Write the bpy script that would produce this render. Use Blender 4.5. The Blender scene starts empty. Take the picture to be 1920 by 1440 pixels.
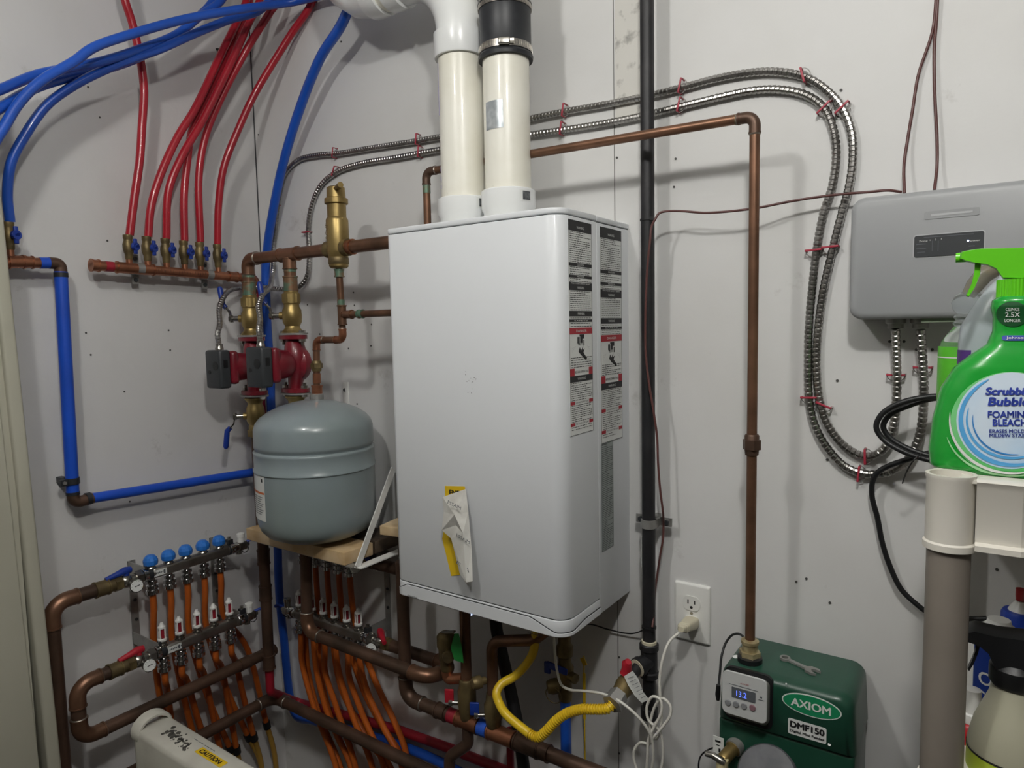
import bpy, bmesh, math, random
from mathutils import Vector, Matrix
random.seed(7)
C = bpy.context.scene.collection
V = Vector
PI = math.pi

# ------------------------------------------------------------------ camera
F = 1280.71
YAW, PIT, ROL = .6033773, .0833454, -.0199821
fw = V((-math.sin(YAW)*math.cos(PIT), math.cos(YAW)*math.cos(PIT), -math.sin(PIT)))
_r = fw.cross(V((0, 0, 1))).normalized(); _u = _r.cross(fw)
rt = _r*math.cos(ROL) + _u*math.sin(ROL)
up = -_r*math.sin(ROL) + _u*math.cos(ROL)
CAM = V((1.728, -1.24, 1.5))
cam = bpy.data.cameras.new('camera'); co = bpy.data.objects.new('camera', cam); C.objects.link(co)
cam.sensor_width = 36; cam.lens = F/1920*36; cam.clip_start = .02
M = Matrix(((rt.x, up.x, -fw.x, CAM.x), (rt.y, up.y, -fw.y, CAM.y), (rt.z, up.z, -fw.z, CAM.z), (0, 0, 0, 1)))
co.matrix_world = M
bpy.context.scene.camera = co
def ray(x, y): return fw + (x-960)/F*rt - (y-720)/F*up
def B(x, y, o=0):            # point at distance o in front of the back wall
    d = ray(x, y); return CAM + d*((-o-CAM.y)/d.y)
def L(x, y, o=0):            # point at distance o in front of the left wall (any plane x = o)
    d = ray(x, y); return CAM + d*((o-CAM.x)/d.x)
def Z(x, y, z):
    d = ray(x, y); return CAM + d*((z-CAM.z)/d.z)
def Ls(pts, o=None): return [L(*p) if len(p) == 3 else L(p[0], p[1], o) for p in pts]
def Bs(pts, o=None): return [B(*p) if len(p) == 3 else B(p[0], p[1], o) for p in pts]

# ------------------------------------------------------------------ materials
def lin(c):
    c /= 255.0
    return c/12.92 if c <= .04045 else ((c+.055)/1.055)**2.4
def rgb(h): return tuple(lin(int(h[i:i+2], 16)) for i in (0, 2, 4))
MATS = {}
def mat(n, h, rough=.5, metal=0., h2=None, scale=12., lo=.4, hi=.65, bump=0., bscale=80., trans=0., coat=0., emit=None, es=1., detail=4., spec=None, ior=None, alpha=None):
    m = bpy.data.materials.new(n); m.use_nodes = True; nt = m.node_tree; p = nt.nodes['Principled BSDF']
    p.inputs['Base Color'].default_value = (*rgb(h), 1); p.inputs['Roughness'].default_value = rough; p.inputs['Metallic'].default_value = metal
    if spec is not None: p.inputs['Specular IOR Level'].default_value = spec
    if trans: p.inputs['Transmission Weight'].default_value = trans
    if ior: p.inputs['IOR'].default_value = ior
    if coat: p.inputs['Coat Weight'].default_value = coat
    if emit: p.inputs['Emission Color'].default_value = (*rgb(emit), 1); p.inputs['Emission Strength'].default_value = es
    tc = nt.nodes.new('ShaderNodeTexCoord')
    if h2:
        nz = nt.nodes.new('ShaderNodeTexNoise'); nz.inputs['Scale'].default_value = scale; nz.inputs['Detail'].default_value = detail
        cr = nt.nodes.new('ShaderNodeValToRGB'); cr.color_ramp.elements[0].position = lo; cr.color_ramp.elements[1].position = hi
        cr.color_ramp.elements[0].color = (*rgb(h), 1); cr.color_ramp.elements[1].color = (*rgb(h2), 1)
        nt.links.new(tc.outputs['Object'], nz.inputs['Vector']); nt.links.new(nz.outputs['Fac'], cr.inputs['Fac']); nt.links.new(cr.outputs['Color'], p.inputs['Base Color'])
    if bump:
        n2 = nt.nodes.new('ShaderNodeTexNoise'); n2.inputs['Scale'].default_value = bscale; n2.inputs['Detail'].default_value = 5
        b = nt.nodes.new('ShaderNodeBump'); b.inputs['Strength'].default_value = bump; b.inputs['Distance'].default_value = .002
        nt.links.new(tc.outputs['Object'], n2.inputs['Vector']); nt.links.new(n2.outputs['Fac'], b.inputs['Height']); nt.links.new(b.outputs['Normal'], p.inputs['Normal'])
    MATS[n] = m; return m
wall = mat('painted_drywall', 'd6d5d4', .62, h2='cdccca', scale=3.2, lo=.45, hi=.75, bump=.25, bscale=55)
wallb = mat('painted_back_drywall', 'dcdcdb', .55, h2='d1d0cd', scale=2.6, lo=.45, hi=.8, bump=.25, bscale=45)
ceil_m = mat('ceiling_paint', 'dedddb', .8)
floor_m = mat('concrete_floor', '35332f', .8, h2='2a2825', scale=6, bump=.3)  # unseen floor, darkened so less light bounces onto the lower walls
cream = mat('cream_trim_paint', 'b4b2a2', .45, h2='acaa9a', scale=3)
copper = mat('aged_copper', '8b6650', .38, .65, h2='654b3a', scale=14, lo=.35, hi=.7, bump=.1, bscale=60)
copper_l = mat('bright_copper', 'b07659', .32, .8, h2='82553f', scale=18, lo=.4, hi=.72)
copper_d = mat('dark_brown_copper', '6a5143', .45, .55, h2='48392f', scale=10, lo=.4, hi=.7, bump=.12)
copper_p = mat('patina_copper', '83644b', .45, .4, h2='64806c', scale=40, lo=.42, hi=.56)
solder = mat('solder_bead', 'a39a90', .4, .8, h2='6f6a60', scale=40)
brass = mat('yellow_brass', 'a8925f', .40, .8, h2='7e6a40', scale=16, lo=.4, hi=.75, bump=.08)
brass_d = mat('dull_brass', '85744f', .48, .65, h2='5a4e38', scale=22, lo=.4, hi=.7, bump=.15)
nickel = mat('nickel_plate', 'b3b0a9', .25, .95, h2='8d8a83', scale=20)
steel = mat('stainless_bar', 'a4a09a', .34, .9, h2='827c74', scale=14)
chrome = mat('chrome', 'cfcfcf', .12, 1.)
galv = mat('galvanised_steel', 'a2a19e', .45, .5, h2='8a8985', scale=18)
conduit_m = mat('flexible_metal_conduit', 'b2b0ad', .30, 1., h2='8e8c88', scale=30)
bluepex = mat('blue_pex', '1f57c0', .3, h2='1a4cab', scale=6, coat=.2)
redpex = mat('red_pex', 'b01c2c', .3, h2='981826', scale=6, coat=.2)
redtape = mat('red_tape', 'a01c2e', .45, h2='7d1a28', scale=14)
bluetape = mat('blue_tape', '2858c4', .4)
blueins = mat('blue_wrap', '1c52c8', .38, h2='1a49b4', scale=8, coat=.1)
bluevalve = mat('blue_valve_plastic', '1c3a94', .38)
bluecap = mat('blue_cap_plastic', '2f7ad6', .35)
redlev = mat('red_lever_plastic', 'b02030', .38)
orange = mat('orange_pex', 'c4631f', .4, h2='a8501a', scale=9)
tan = mat('tan_tube', 'b18a3c', .45, h2='957432', scale=12)
pvc = mat('aged_pvc', 'f1efe4', .35, h2='e6e3d4', scale=7, coat=.15)
pvcw = mat('white_pvc', 'eef0f0', .25, h2='e6e8e6', scale=5, coat=.3)
rubber = mat('black_rubber', '24262a', .45, h2='303236', scale=30, lo=.5, hi=.8)
black = mat('black_plastic', '17181a', .45)
blackpipe = mat('black_iron_pipe', '1b1b1e', .5, h2='2b2a2c', scale=22, lo=.45, hi=.75, bump=.15, bscale=120)
darkgrey = mat('dark_grey_plastic', '34373a', .45)
boilerw = mat('white_enamel', 'dee1e4', .42, h2='dbdee1', scale=2, coat=.08)
gap_m = mat('dark_gap', '3c3e40', .8)  # dark grey of the seams, corner crack and inner chassis
white = mat('white_plastic', 'e6e6e2', .35)
paper = mat('white_label', 'dfe1de', .45)
greylab = mat('grey_foil_label', 'a3aaa8', .4, h2='969e9c', scale=20)
ink = mat('black_ink', '1c1c1e', .5)
inkg = mat('grey_ink', '60646a', .5)
inkr = mat('red_ink', 'a8212f', .5)
inkb = mat('blue_ink', '2a3fa0', .5)
tankm = mat('grey_tank_enamel', '8b979b', .28, h2='84908f', scale=4, coat=.35)
wood = mat('pine_plank', 'd8c19c', .6, h2='c2a377', scale=14, bump=.2)
woodd = mat('dark_old_wood', '4a3c2e', .75, h2='2f261d', scale=20, bump=.3)
ocher = mat('orange_print', 'd0703c', .5)
pumpred = mat('pump_red_enamel', '7c1a28', .36, h2='681622', scale=14, coat=.25, bump=.1)
yellow = mat('yellow_coated_gas_line', 'e8c428', .38, h2='d9b322', scale=12, coat=.15)
yellab = mat('yellow_sticker', 'e3bd1c', .45)
crumple = mat('crumpled_backing_paper', 'd6d5cf', .4, h2='bdbbb4', scale=22, bump=.5, bscale=30, coat=.3)
brownwire = mat('brown_wire', '5c3835', .45)
whitewire = mat('white_wire', 'dcdad2', .4)
ivory = mat('ivory_plastic', 'cdc6ae', .4)
ctrl = mat('grey_controller_plastic', '9d9fa1', .42, h2='999b9d', scale=3)
green_f = mat('dark_green_plastic', '1f4a3a', .35, h2='1b4233', scale=7, coat=.15)
green_l = mat('green_logo', '1f8a5c', .4)
green_t = mat('green_tag', '1f7f36', .5)
lcd = mat('lcd_grey', '5e6266', .25)
lcdblue = mat('lcd_digits', '6f86ff', .4, emit='5f7cff', es=1.2)
led = mat('led_white_blue', 'c8d8ff', .3, emit='b8ccff', es=6)
btn = mat('grey_button', '8b8d90', .4)
btnr = mat('mauve_button', '8a6a72', .4)
shelfw = mat('shelf_white_plastic', 'dcd8ce', .42, h2='d4d0c4', scale=5)
postg = mat('taupe_shelf_post', '857d74', .5, h2='7c746b', scale=6)
bgreen = mat('green_bottle_plastic', '1ea035', .25, coat=.4, h2='189030', scale=3)
lime = mat('lime_green_plastic', '5fc41e', .32, coat=.25)
bdark = mat('dark_green_badge', '0e4a22', .4)
blabel = mat('pale_blue_label', 'd5e4f2', .3, h2='b4d2ee', scale=10, coat=.3)
swirl = mat('light_blue_swirl', '5aa8e0', .3, coat=.3)
milky = mat('milky_plastic', 'ccd6dc', .3, trans=.35)
clearp = mat('clear_plastic', 'e8eef0', .08, trans=.9, ior=1.2)
limeliq = mat('green_cleaner_label', '54b42a', .35)
purple = mat('purple_print', '51307c', .45)
beige = mat('beige_bottle', 'b0ae98', .45, coat=.1)
oxiblue = mat('blue_tub_label', '173a94', .35, h2='122c74', scale=8)
bluecp = mat('deep_blue_cap', '1c3fa8', .35)
redb = mat('red_bottle', 'a81e24', .35)
limelab = mat('lime_label', 'b8cc3c', .45)
white_h = mat('worn_white_plastic', 'cfcdc2', .45, h2='bdbab0', scale=9, bump=.2)
smudge = mat('black_smudge', '23221e', .7, h2='57554e', scale=60)
glassm = mat('gauge_glass', 'e9ebe8', .15, coat=.5)
staplered = mat('pink_red_staple_insulator', 'a83446', .4)
bulbm = mat('lamp_glow', 'ffffff', .5, emit='fff6ec', es=1)

# ------------------------------------------------------------------ mesh builder
class MB:
    def __init__(s): s.v = []; s.f = []
    def add(s, vs, fs):
        n = len(s.v); s.v += [V(v) for v in vs]; s.f += [[i+n for i in f] for f in fs]; return s
    def loops(s, ls, cap=True, close=False):
        n = len(ls[0]); vs = [p for l in ls for p in l]; fs = []
        m = len(ls)
        for i in range(m if close else m-1):
            a = i*n; b = ((i+1) % m)*n
            for j in range(n):
                k = (j+1) % n; fs.append([a+j, a+k, b+k, b+j])
        if cap and not close: fs.append(list(range(n))[::-1]); fs.append([(m-1)*n+j for j in range(n)])
        return s.add(vs, fs)
    def tube(s, path, r, n=14, cap=True, close=False):
        P = [V(p) for p in path]; m = len(P); rs = r if isinstance(r, (list, tuple)) else [r]*m
        t0 = (P[1]-P[0]).normalized(); a = V((0, 0, 1)) if abs(t0.z) < .9 else V((1, 0, 0))
        nn = (a - t0*a.dot(t0)).normalized(); ls = []
        for i in range(m):
            if close: t = P[(i+1) % m]-P[i-1]
            else: t = (P[i+1]-P[i-1]) if 0 < i < m-1 else (P[1]-P[0] if i == 0 else P[-1]-P[-2])
            if t.length < 1e-9: t = t0
            t.normalize(); nn = (nn - t*nn.dot(t)).normalized(); b = t.cross(nn)
            ls.append([P[i] + (nn*math.cos(q) + b*math.sin(q))*rs[i] for q in [2*PI*j/n for j in range(n)]])
        return s.loops(ls, cap, close)
    def cyl(s, a, b, r, r2=None, n=24): return s.tube([a, b], [r, r if r2 is None else r2], n)
    def lathe(s, prof, o, ax=(0, 0, 1), n=28):   # prof = [(radius, height)]
        ax = V(ax).normalized(); o = V(o)
        return s.tube2([o+ax*h for r, h in prof], [max(r, 1e-5) for r, h in prof], ax, n)
    def tube2(s, P, rs, ax, n):
        a = V((0, 0, 1)) if abs(ax.z) < .9 else V((1, 0, 0)); nn = (a-ax*a.dot(ax)).normalized(); b = ax.cross(nn)
        return s.loops([[p+(nn*math.cos(2*PI*j/n)+b*math.sin(2*PI*j/n))*r for j in range(n)] for p, r in zip(P, rs)])
    def box(s, c, d, X=(1, 0, 0), Y=(0, 1, 0), Zd=None, bev=0.):
        bm = bmesh.new(); bmesh.ops.create_cube(bm, size=1)
        for v in bm.verts: v.co = V((v.co.x*d[0], v.co.y*d[1], v.co.z*d[2]))
        if bev: bmesh.ops.bevel(bm, geom=bm.edges[:], offset=min(bev, min(d)*.49), segments=3, affect='EDGES', profile=.5)
        X = V(X).normalized(); Y = V(Y).normalized(); Zd = V(Zd).normalized() if Zd else X.cross(Y).normalized(); c = V(c)
        bm.verts.index_update()
        vs = [c+X*v.co.x+Y*v.co.y+Zd*v.co.z for v in bm.verts]; fs = [[v.index for v in f.verts] for f in bm.faces]; bm.free()
        return s.add(vs, fs)
    def bx(s, x0, x1, y0, y1, z0, z1, bev=0.): return s.box(((x0+x1)/2, (y0+y1)/2, (z0+z1)/2), (x1-x0, y1-y0, z1-z0), bev=bev)
    def prism(s, pts, ext):                       # pts: planar outline of world points, ext: vector
        n = len(pts); ext = V(ext); vs = [V(p) for p in pts] + [V(p)+ext for p in pts]
        fs = [list(range(n))[::-1], list(range(n, 2*n))] + [[i, (i+1) % n, (i+1) % n+n, i+n] for i in range(n)]
        return s.add(vs, fs)
    def hexn(s, a, b, r): return s.tube([a, b], r, 6)
    def sphere(s, c, r, n=16, sc=(1, 1, 1)):
        c = V(c); k = n//2
        return s.loops([[c+V((math.cos(2*PI*j/n)*math.sin(q)*r*sc[0], math.sin(2*PI*j/n)*math.sin(q)*r*sc[1], -math.cos(q)*r*sc[2])) for j in range(n)] for q in [max(.02, min(PI-.02, PI*i/k)) for i in range(k+1)]])
    def build(s, name, m, parent=None, ang=38, smooth=True):
        me = bpy.data.meshes.new(name)
        org = W.get(parent.name, V((0, 0, 0))) if parent else None
        if org is None:
            xs = [v.x for v in s.v]; ys = [v.y for v in s.v]; zs = [v.z for v in s.v]
            org = V(((min(xs)+max(xs))/2, (min(ys)+max(ys))/2, min(zs)))
        me.from_pydata([v-org for v in s.v], [], s.f); me.materials.append(m)
        bm = bmesh.new(); bm.from_mesh(me); bmesh.ops.recalc_face_normals(bm, faces=bm.faces); bm.to_mesh(me); bm.free()
        if smooth:
            me.shade_smooth(); me.set_sharp_from_angle(angle=math.radians(ang))
        o = bpy.data.objects.new(name, me); C.objects.link(o)
        if parent: o.parent = parent
        else: o.location = org
        W[o.name] = org
        return o
W = {}
def T(name, label, cat, loc=(0, 0, 0), group=None):
    o = bpy.data.objects.new(name, None); C.objects.link(o); o.location = loc; o.empty_display_size = .02
    o['label'] = label; o['category'] = cat
    if group: o['group'] = group
    W[o.name] = V(loc); return o
def tag(o, label, cat, group=None, kind=None):
    if label: o['label'] = label
    if cat: o['category'] = cat
    if group: o['group'] = group
    if kind: o['kind'] = kind
    return o
def struct(o): o['kind'] = 'structure'; return o
def plab(o, l): o['label'] = l; return o
def dup(root, loc, rot=None, label=None, group=None):
    r = root.copy(); C.objects.link(r); r.location = loc
    if rot is not None: r.rotation_euler = rot
    if label: r['label'] = label
    if group: r['group'] = group
    for ch in list(root.children):
        c = ch.copy(); C.objects.link(c); c.parent = r
        for g in list(ch.children):
            d = g.copy(); C.objects.link(d); d.parent = c
    return r
# ------------------------------------------------------------------ paths
def spline(P, k=10):
    P = [V(p) for p in P]; Q = [P[0]*2-P[1]] + P + [P[-1]*2-P[-2]]; out = []
    for i in range(1, len(Q)-2):
        p0, p1, p2, p3 = Q[i-1:i+3]
        t = [0]
        for a, b in ((p0, p1), (p1, p2), (p2, p3)): t.append(t[-1]+max((b-a).length, 1e-6)**.5)
        for j in range(k):
            x = t[1]+(t[2]-t[1])*j/k
            A1 = p0*((t[1]-x)/(t[1]-t[0]))+p1*((x-t[0])/(t[1]-t[0])); A2 = p1*((t[2]-x)/(t[2]-t[1]))+p2*((x-t[1])/(t[2]-t[1])); A3 = p2*((t[3]-x)/(t[3]-t[2]))+p3*((x-t[2])/(t[3]-t[2]))
            B1 = A1*((t[2]-x)/(t[2]-t[0]))+A2*((x-t[0])/(t[2]-t[0])); B2 = A2*((t[3]-x)/(t[3]-t[1]))+A3*((x-t[1])/(t[3]-t[1]))
            out.append(B1*((t[2]-x)/(t[2]-t[1]))+B2*((x-t[1])/(t[2]-t[1])))
    out.append(P[-1]); return out
def corner(a, p, b, R, k=8):
    u = (a-p).normalized(); v = (b-p).normalized(); c = max(-1, min(1, u.dot(v))); th = math.acos(c)
    if th > PI-.03: return [p]
    t = min(R/math.tan(th/2), (a-p).length*.49, (b-p).length*.49); R = t*math.tan(th/2)
    bis = (u+v).normalized(); o = p+bis*(R/math.sin(th/2)); p0 = p+u*t-o; p1 = p+v*t-o; w = PI-th
    return [o+(p0*math.sin(w*(1-i/k))+p1*math.sin(w*i/k))/math.sin(w) for i in range(k+1)]
def fillet(P, R, k=8):
    P = [V(p) for p in P]; o = [P[0]]
    for i in range(1, len(P)-1): o += corner(P[i-1], P[i], P[i+1], R, k)
    return o+[P[-1]]
def resample(P, d):
    out = [P[0]]; acc = 0
    for a, b in zip(P, P[1:]):
        l = (b-a).length; 
        if l < 1e-9: continue
        s = d-acc
        while s <= l: out.append(a.lerp(b, s/l)); s += d
        acc = (acc+l) % d
    return out
def hose(name, pts, r, m, parent=None, k=10, n=14, raw=False): return MB().tube(pts if raw else spline(pts, k), r, n).build(name, m, parent)
def sleeve(mb, a, b, r, e=.0015):
    a = V(a); b = V(b); d = (b-a).normalized()
    return mb.tube([a, a+d*.003, a+d*.0031, b-d*.0031, b-d*.003, b], [r+e, r+e, r, r, r+e, r+e], 20)
def elbows(parent, pts, r, R, m, ext=.014, name='elbow'):
    P = [V(p) for p in pts]
    for i in range(1, len(P)-1):
        a, p, b = P[i-1], P[i], P[i+1]
        u = (a-p).normalized(); v = (b-p).normalized(); th = math.acos(max(-1, min(1, u.dot(v))))
        if th > PI-.2: continue
        c = corner(a, p, b, R, 10); q = [c[0]+u*ext, c[0]+u*(ext-.003), c[0]+u*(ext-.0032)]+c+[c[-1]+v*(ext-.0032), c[-1]+v*(ext-.003), c[-1]+v*ext]
        rs = [r*1.2, r*1.2, r*1.12]+[r*1.12]*len(c)+[r*1.12, r*1.2, r*1.2]
        MB().tube(q, rs, 20).build(name, m, parent)
        for e_, w_ in ((q[0], u), (q[-1], v)): MB().lathe([(r*1.01, .0022), (r*1.10, .0014), (r*1.17, 0), (r*1.17, -.0004)], e_, w_, 18).build('solder_ring', solder, parent)
def run(name, label, cat, pts, r, m, em=None, R=None, ext=.014, group=None, el=True):
    P = [V(p) for p in pts]; t = T(name, label, cat, P[0], group); R = R or r*1.6
    MB().tube(fillet(P, R), r, 20).build('pipe', m, t)
    if el: elbows(t, P, r, R, em or m, ext)
    return t
def coupling(parent, a, b, r, m, name='coupling'): return sleeve(MB(), a, b, r).build(name, m, parent)
def mid(a, b, t): return V(a).lerp(V(b), t)
# ------------------------------------------------------------------ text
def text(s, o, X, Y, h, m, parent=None, name='lettering', bold=.0, w=None, th=.0004, align='CENTER', shear=0., sub=1.):
    cu = bpy.data.curves.new('t', 'FONT'); cu.body = s; cu.size = 1; cu.extrude = 0; cu.align_x = align; cu.align_y = 'CENTER'; cu.resolution_u = 3; cu.shear = shear
    ob = bpy.data.objects.new('t', cu); me = bpy.data.meshes.new_from_object(ob)
    X = V(X).normalized(); Y = V(Y).normalized(); Zd = X.cross(Y).normalized(); o = V(o)
    vs = [v.co.copy() for v in me.vertices]; fs = [list(p.vertices) for p in me.polygons]
    bpy.data.objects.remove(ob); bpy.data.curves.remove(cu); bpy.data.meshes.remove(me)
    if not vs: return None
    wd = max(v.x for v in vs)-min(v.x for v in vs); ht = max(v.y for v in vs)-min(v.y for v in vs)
    cy = (max(v.y for v in vs)+min(v.y for v in vs))/2
    ky = h/ht; kx = ky if w is None else w/wd
    mb = MB()
    for j, (bx__, by__) in enumerate([(0, 0)]+([(1, 0), (-1, 0), (0, .7), (0, -.7)] if bold else [])):
        mb.add([o+X*(v.x*kx+bx__*bold*h)+Y*((v.y-cy)*ky+by__*bold*h)+Zd*(th+j*.00002*(1 if parent is not None else 0)) for v in vs], fs)
    return mb if parent is None else mb.build(name, m, parent, smooth=False)
def rrect(w, h, r, k=6):
    o = []
    for cx, cy, a in ((w/2-r, h/2-r, 0), (-w/2+r, h/2-r, 90), (-w/2+r, -h/2+r, 180), (w/2-r, -h/2+r, 270)):
        for i in range(k+1):
            q = math.radians(a+90*i/k); o.append((cx+r*math.cos(q), cy+r*math.sin(q)))
    return o
def plate(mb, c, X, Y, pts, t):                  # pts 2D outline in (X, Y), thickness t along X x Y
    X = V(X).normalized(); Y = V(Y).normalized(); N = X.cross(Y).normalized(); c = V(c)
    return mb.prism([c+X*x+Y*y for x, y in pts], N*t)
def softplate(mb, c, X, Y, ptsf, t, e):           # ptsf(inset) gives the outline; soft front edge
    X = V(X).normalized(); Y = V(Y).normalized(); N = X.cross(Y).normalized(); c = V(c); ls = []
    for d, i in ((0, 0), (t-e, 0), (t-e*.6, e*.1), (t-e*.25, e*.35), (t, e)):
        ls.append([c+X*x+Y*y+N*d for x, y in ptsf(i)])
    return mb.loops(ls)

XP, XN, YP, YN, UP = V((1, 0, 0)), V((-1, 0, 0)), V((0, 1, 0)), V((0, -1, 0)), V((0, 0, 1))
exec_sections = []
def scuffs(m, sc, lo, hi, dark):
    nt = m.node_tree; p = nt.nodes['Principled BSDF']; src = p.inputs['Base Color'].links[0].from_socket
    tc = next(n for n in nt.nodes if n.type == 'TEX_COORD'); nz = nt.nodes.new('ShaderNodeTexNoise'); nz.inputs['Scale'].default_value = sc; nz.inputs['Detail'].default_value = 9; nz.inputs['Roughness'].default_value = .7
    cr = nt.nodes.new('ShaderNodeValToRGB'); cr.color_ramp.elements[0].position = lo; cr.color_ramp.elements[1].position = hi
    cr.color_ramp.elements[0].color = (1, 1, 1, 1); cr.color_ramp.elements[1].color = (dark, dark*.98, dark*.95, 1)
    mx_ = nt.nodes.new('ShaderNodeMix'); mx_.data_type = 'RGBA'; mx_.blend_type = 'MULTIPLY'; mx_.inputs['Factor'].default_value = 1
    nt.links.new(tc.outputs['Object'], nz.inputs['Vector']); nt.links.new(nz.outputs['Fac'], cr.inputs['Fac'])
    nt.links.new(src, mx_.inputs['A']); nt.links.new(cr.outputs['Color'], mx_.inputs['B']); nt.links.new(mx_.outputs['Result'], p.inputs['Base Color'])
scuffs(wall, 7, .64, .74, .72); scuffs(wallb, 5.5, .645, .75, .74); scuffs(pvc, 30, .66, .74, .75)
# ================================================================== ROOM
HC = 2.46
RX, RY = 2.75, -2.3
struct(MB().bx(-.1, 0, RY, 0, 0, HC).build('wall_left', wall))
wb = struct(MB().bx(-.1, RX+.1, 0, .1, 0, HC).build('wall_back', wallb))
dk = mat('dark_unseen_wall', '4c4640', .85, h2='3b3732', scale=5)  # walls out of view, coloured dark to cut the bounced light
struct(MB().bx(RX, RX+.1, RY, 0, 0, HC).build('wall_right', MATS['dark_unseen_wall']))
struct(MB().bx(-.1, RX+.1, RY-.1, RY, 0, HC).build('wall_front', dk))
struct(MB().bx(-.1, RX+.1, RY-.1, .1, -.1, 0).build('floor', floor_m))
struct(MB().bx(-.1, RX+.1, RY-.1, .1, HC, HC+.1).build('ceiling', ceil_m))
# wall seams between the drywall sheets
xs = B(1155, 700, 0).x
mb = MB().bx(xs-.0008, xs+.0008, -.0006, .001, 0, HC); mb.build('sheet_joint', mat('sheet_gap_grey', '7c7b78', .8), wb)
xs2 = B(1203, 60, 0).x
MB().bx(xs+.004, xs2, -.0022, .001, B(1180, 230).z, HC).build('joint_tape', mat('joint_tape_paper', 'd4d2cc', .6, h2='6d6a66', scale=34, lo=.56, hi=.78), wb)
MB().bx(-.001, .0022, -.0022, .001, 1.55, HC).build('corner_crack', gap_m, wb)
# door frame on the left, its edge towards the pipes
XP_ = V((1, 0, 0))
df = MB().bx(0, .118, -1.6, -.688, 0, 2.05).build('door_1', cream); struct(df)
_t = V((0, -.022, 1)); MB().box((.065, -.672, 1.02), (.13, .026, 2.05), X=XP_, Y=(0, 1, .022), Zd=_t, bev=.006).build('door_casing', cream, df)
MB().box((.1195, -.755, 1.02), (.009, .115, 2.05), X=XP_, Y=(0, 1, .022), Zd=_t, bev=.003).build('door_stop', cream, df)
# ceiling lights
LT = []
for i, (x, y, lb) in enumerate(((1.75, -1.13, 'round ceiling lamp on the right, above the camera'), (.98, -1.22, 'round ceiling lamp on the left, out of frame'))):
    t = T('ceiling_light', lb, 'light', (x, y, HC), 'ceiling lamps')
    MB().lathe([(.0, 0), (.06, 0), (.06, -.012), (.035, -.03), (.018, -.035), (0, -.036)], (x, y, HC-.0005), UP).build('lamp_base', white, t)
    bl = MB().sphere((x, y, HC-.075), .034).build('bulb', bulbm, t)
    LT.append(t)

# nails, staples and marks on the painted walls (small things of their own)
def nail(name, pts, lab, f, grp, o=0):
    proto = None
    for p in pts:
        q = f(p[0], p[1], 0)
        n = XP if f is L else YN
        if proto is None:
            proto = tag(MB().cyl((0, 0, 0), (0, .0012, 0), .0022, n=10).build(name, mat('screw_head_grey', '4c4b49', .6)), lab, 'screw', grp); proto.location = (0, 0, 0)
            r = proto
        else: r = proto.copy(); C.objects.link(r)
        r.location = q + n*.0008; r.rotation_euler = (0, 0, PI/2 if f is L else 0)
nail('wall_screw', [(161, 626), (170, 667), (316, 621), (319, 658), (233, 736), (165, 165), (187, 222), (201, 453), (243, 942)], 'small dark screw head left in the bare left wall', L, 'screws in the left wall')
nail('wall_screw', [(663, 550), (665, 574), (697, 610), (696, 650), (654, 655), (577, 573), (600, 628), (670, 759), (640, 80), (485, 254)], 'small dark screw head left in the back wall beside the grey tank', B, 'screws in the back wall by the tank')
nail('wall_screw', [(1162, 235), (1157, 298), (1141, 273), (1161, 1234), (1163, 1276), (1161, 1414), (1267, 300), (1264, 353), (1166, 130)], 'small dark staple mark along the drywall joint right of the boiler', B, 'marks along the drywall joint')
nail('wall_screw', [(1512, 1087), (1493, 1093), (1556, 1132), (1551, 864), (1668, 643), (1695, 643), (1718, 658), (1748, 658), (1570, 716), (1577, 172), (1571, 220), (1869, 1070)], 'small dark fleck on the back wall around the grey controller', B, 'flecks around the controller')
# wall scuff colour; black disc standing for a dark hole in the wall
stain = mat('faint_wall_scuff', 'a9a59c', .7)
ht = struct(MB().cyl(L(408, 96, -.002), L(408, 96, .0012), .008, n=16).build('wall_hole_1', black))

# ================================================================== BOILER
x0, x1, yf, ym, z0, z1 = .757, 1.155, -.26, -.133, .962, 1.694
boiler = T('wall_hung_boiler', 'large white wall-hung boiler cabinet in the middle of the back wall', 'boiler', (x0, 0, z0))
def rr_xy(xa, xb, ya, yb, r, i=0, k=8):      # front (ya) corners rounded
    xa += i; xb -= i; ya += i; yb -= i; o = []
    for cx, cy, a, rad in ((xb, yb, 0, 0), (xa, yb, 90, 0), (xa, ya, 180, max(r[0]-i, .001)), (xb, ya, 270, max(r[1]-i, .001))):
        if rad == 0: o.append((cx, cy)); continue
        c = (cx+rad if a == 180 else cx-rad, cy+rad)
        for j in range(k+1):
            q = math.radians(a+90*j/k); o.append((c[0]+rad*math.cos(q), c[1]+rad*math.sin(q)))
    return o
def vslab(mb, outl, za, zb, e=.002):
    ls = []
    for z, i in ((za, e), (za+e*.3, e*.3), (za+e, 0), (zb-e, 0), (zb-e*.3, e*.3), (zb, e)):
        ls.append([V((x, y, z)) for x, y in outl(i)])
    return mb.loops(ls)
RAD = (.016, .03)
vslab(MB(), lambda i: rr_xy(x0, x1, yf, ym-.0016, RAD, i), .9925, 1.6835, .0012).build('front_cover', boilerw, boiler, ang=50)
vslab(MB(), lambda i: rr_xy(x0-.0003, x1+.0004, yf-.0006, ym-.0016, RAD, i), 1.6850, z1+.001, .0018).build('top_rim', boilerw, boiler, ang=50)
mb = MB(); vslab(mb, lambda i: rr_xy(x0+.001, x1-.0005, ym+.0008, 0, (0.001, .001), i), z0-.001, 1.683, .001); vslab(mb, lambda i: rr_xy(x0, x1+.0005, ym+.0008, 0, (.001, .001), i), 1.6845, z1, .0015)
mb.build('rear_casing', boilerw, boiler, ang=50)
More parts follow.
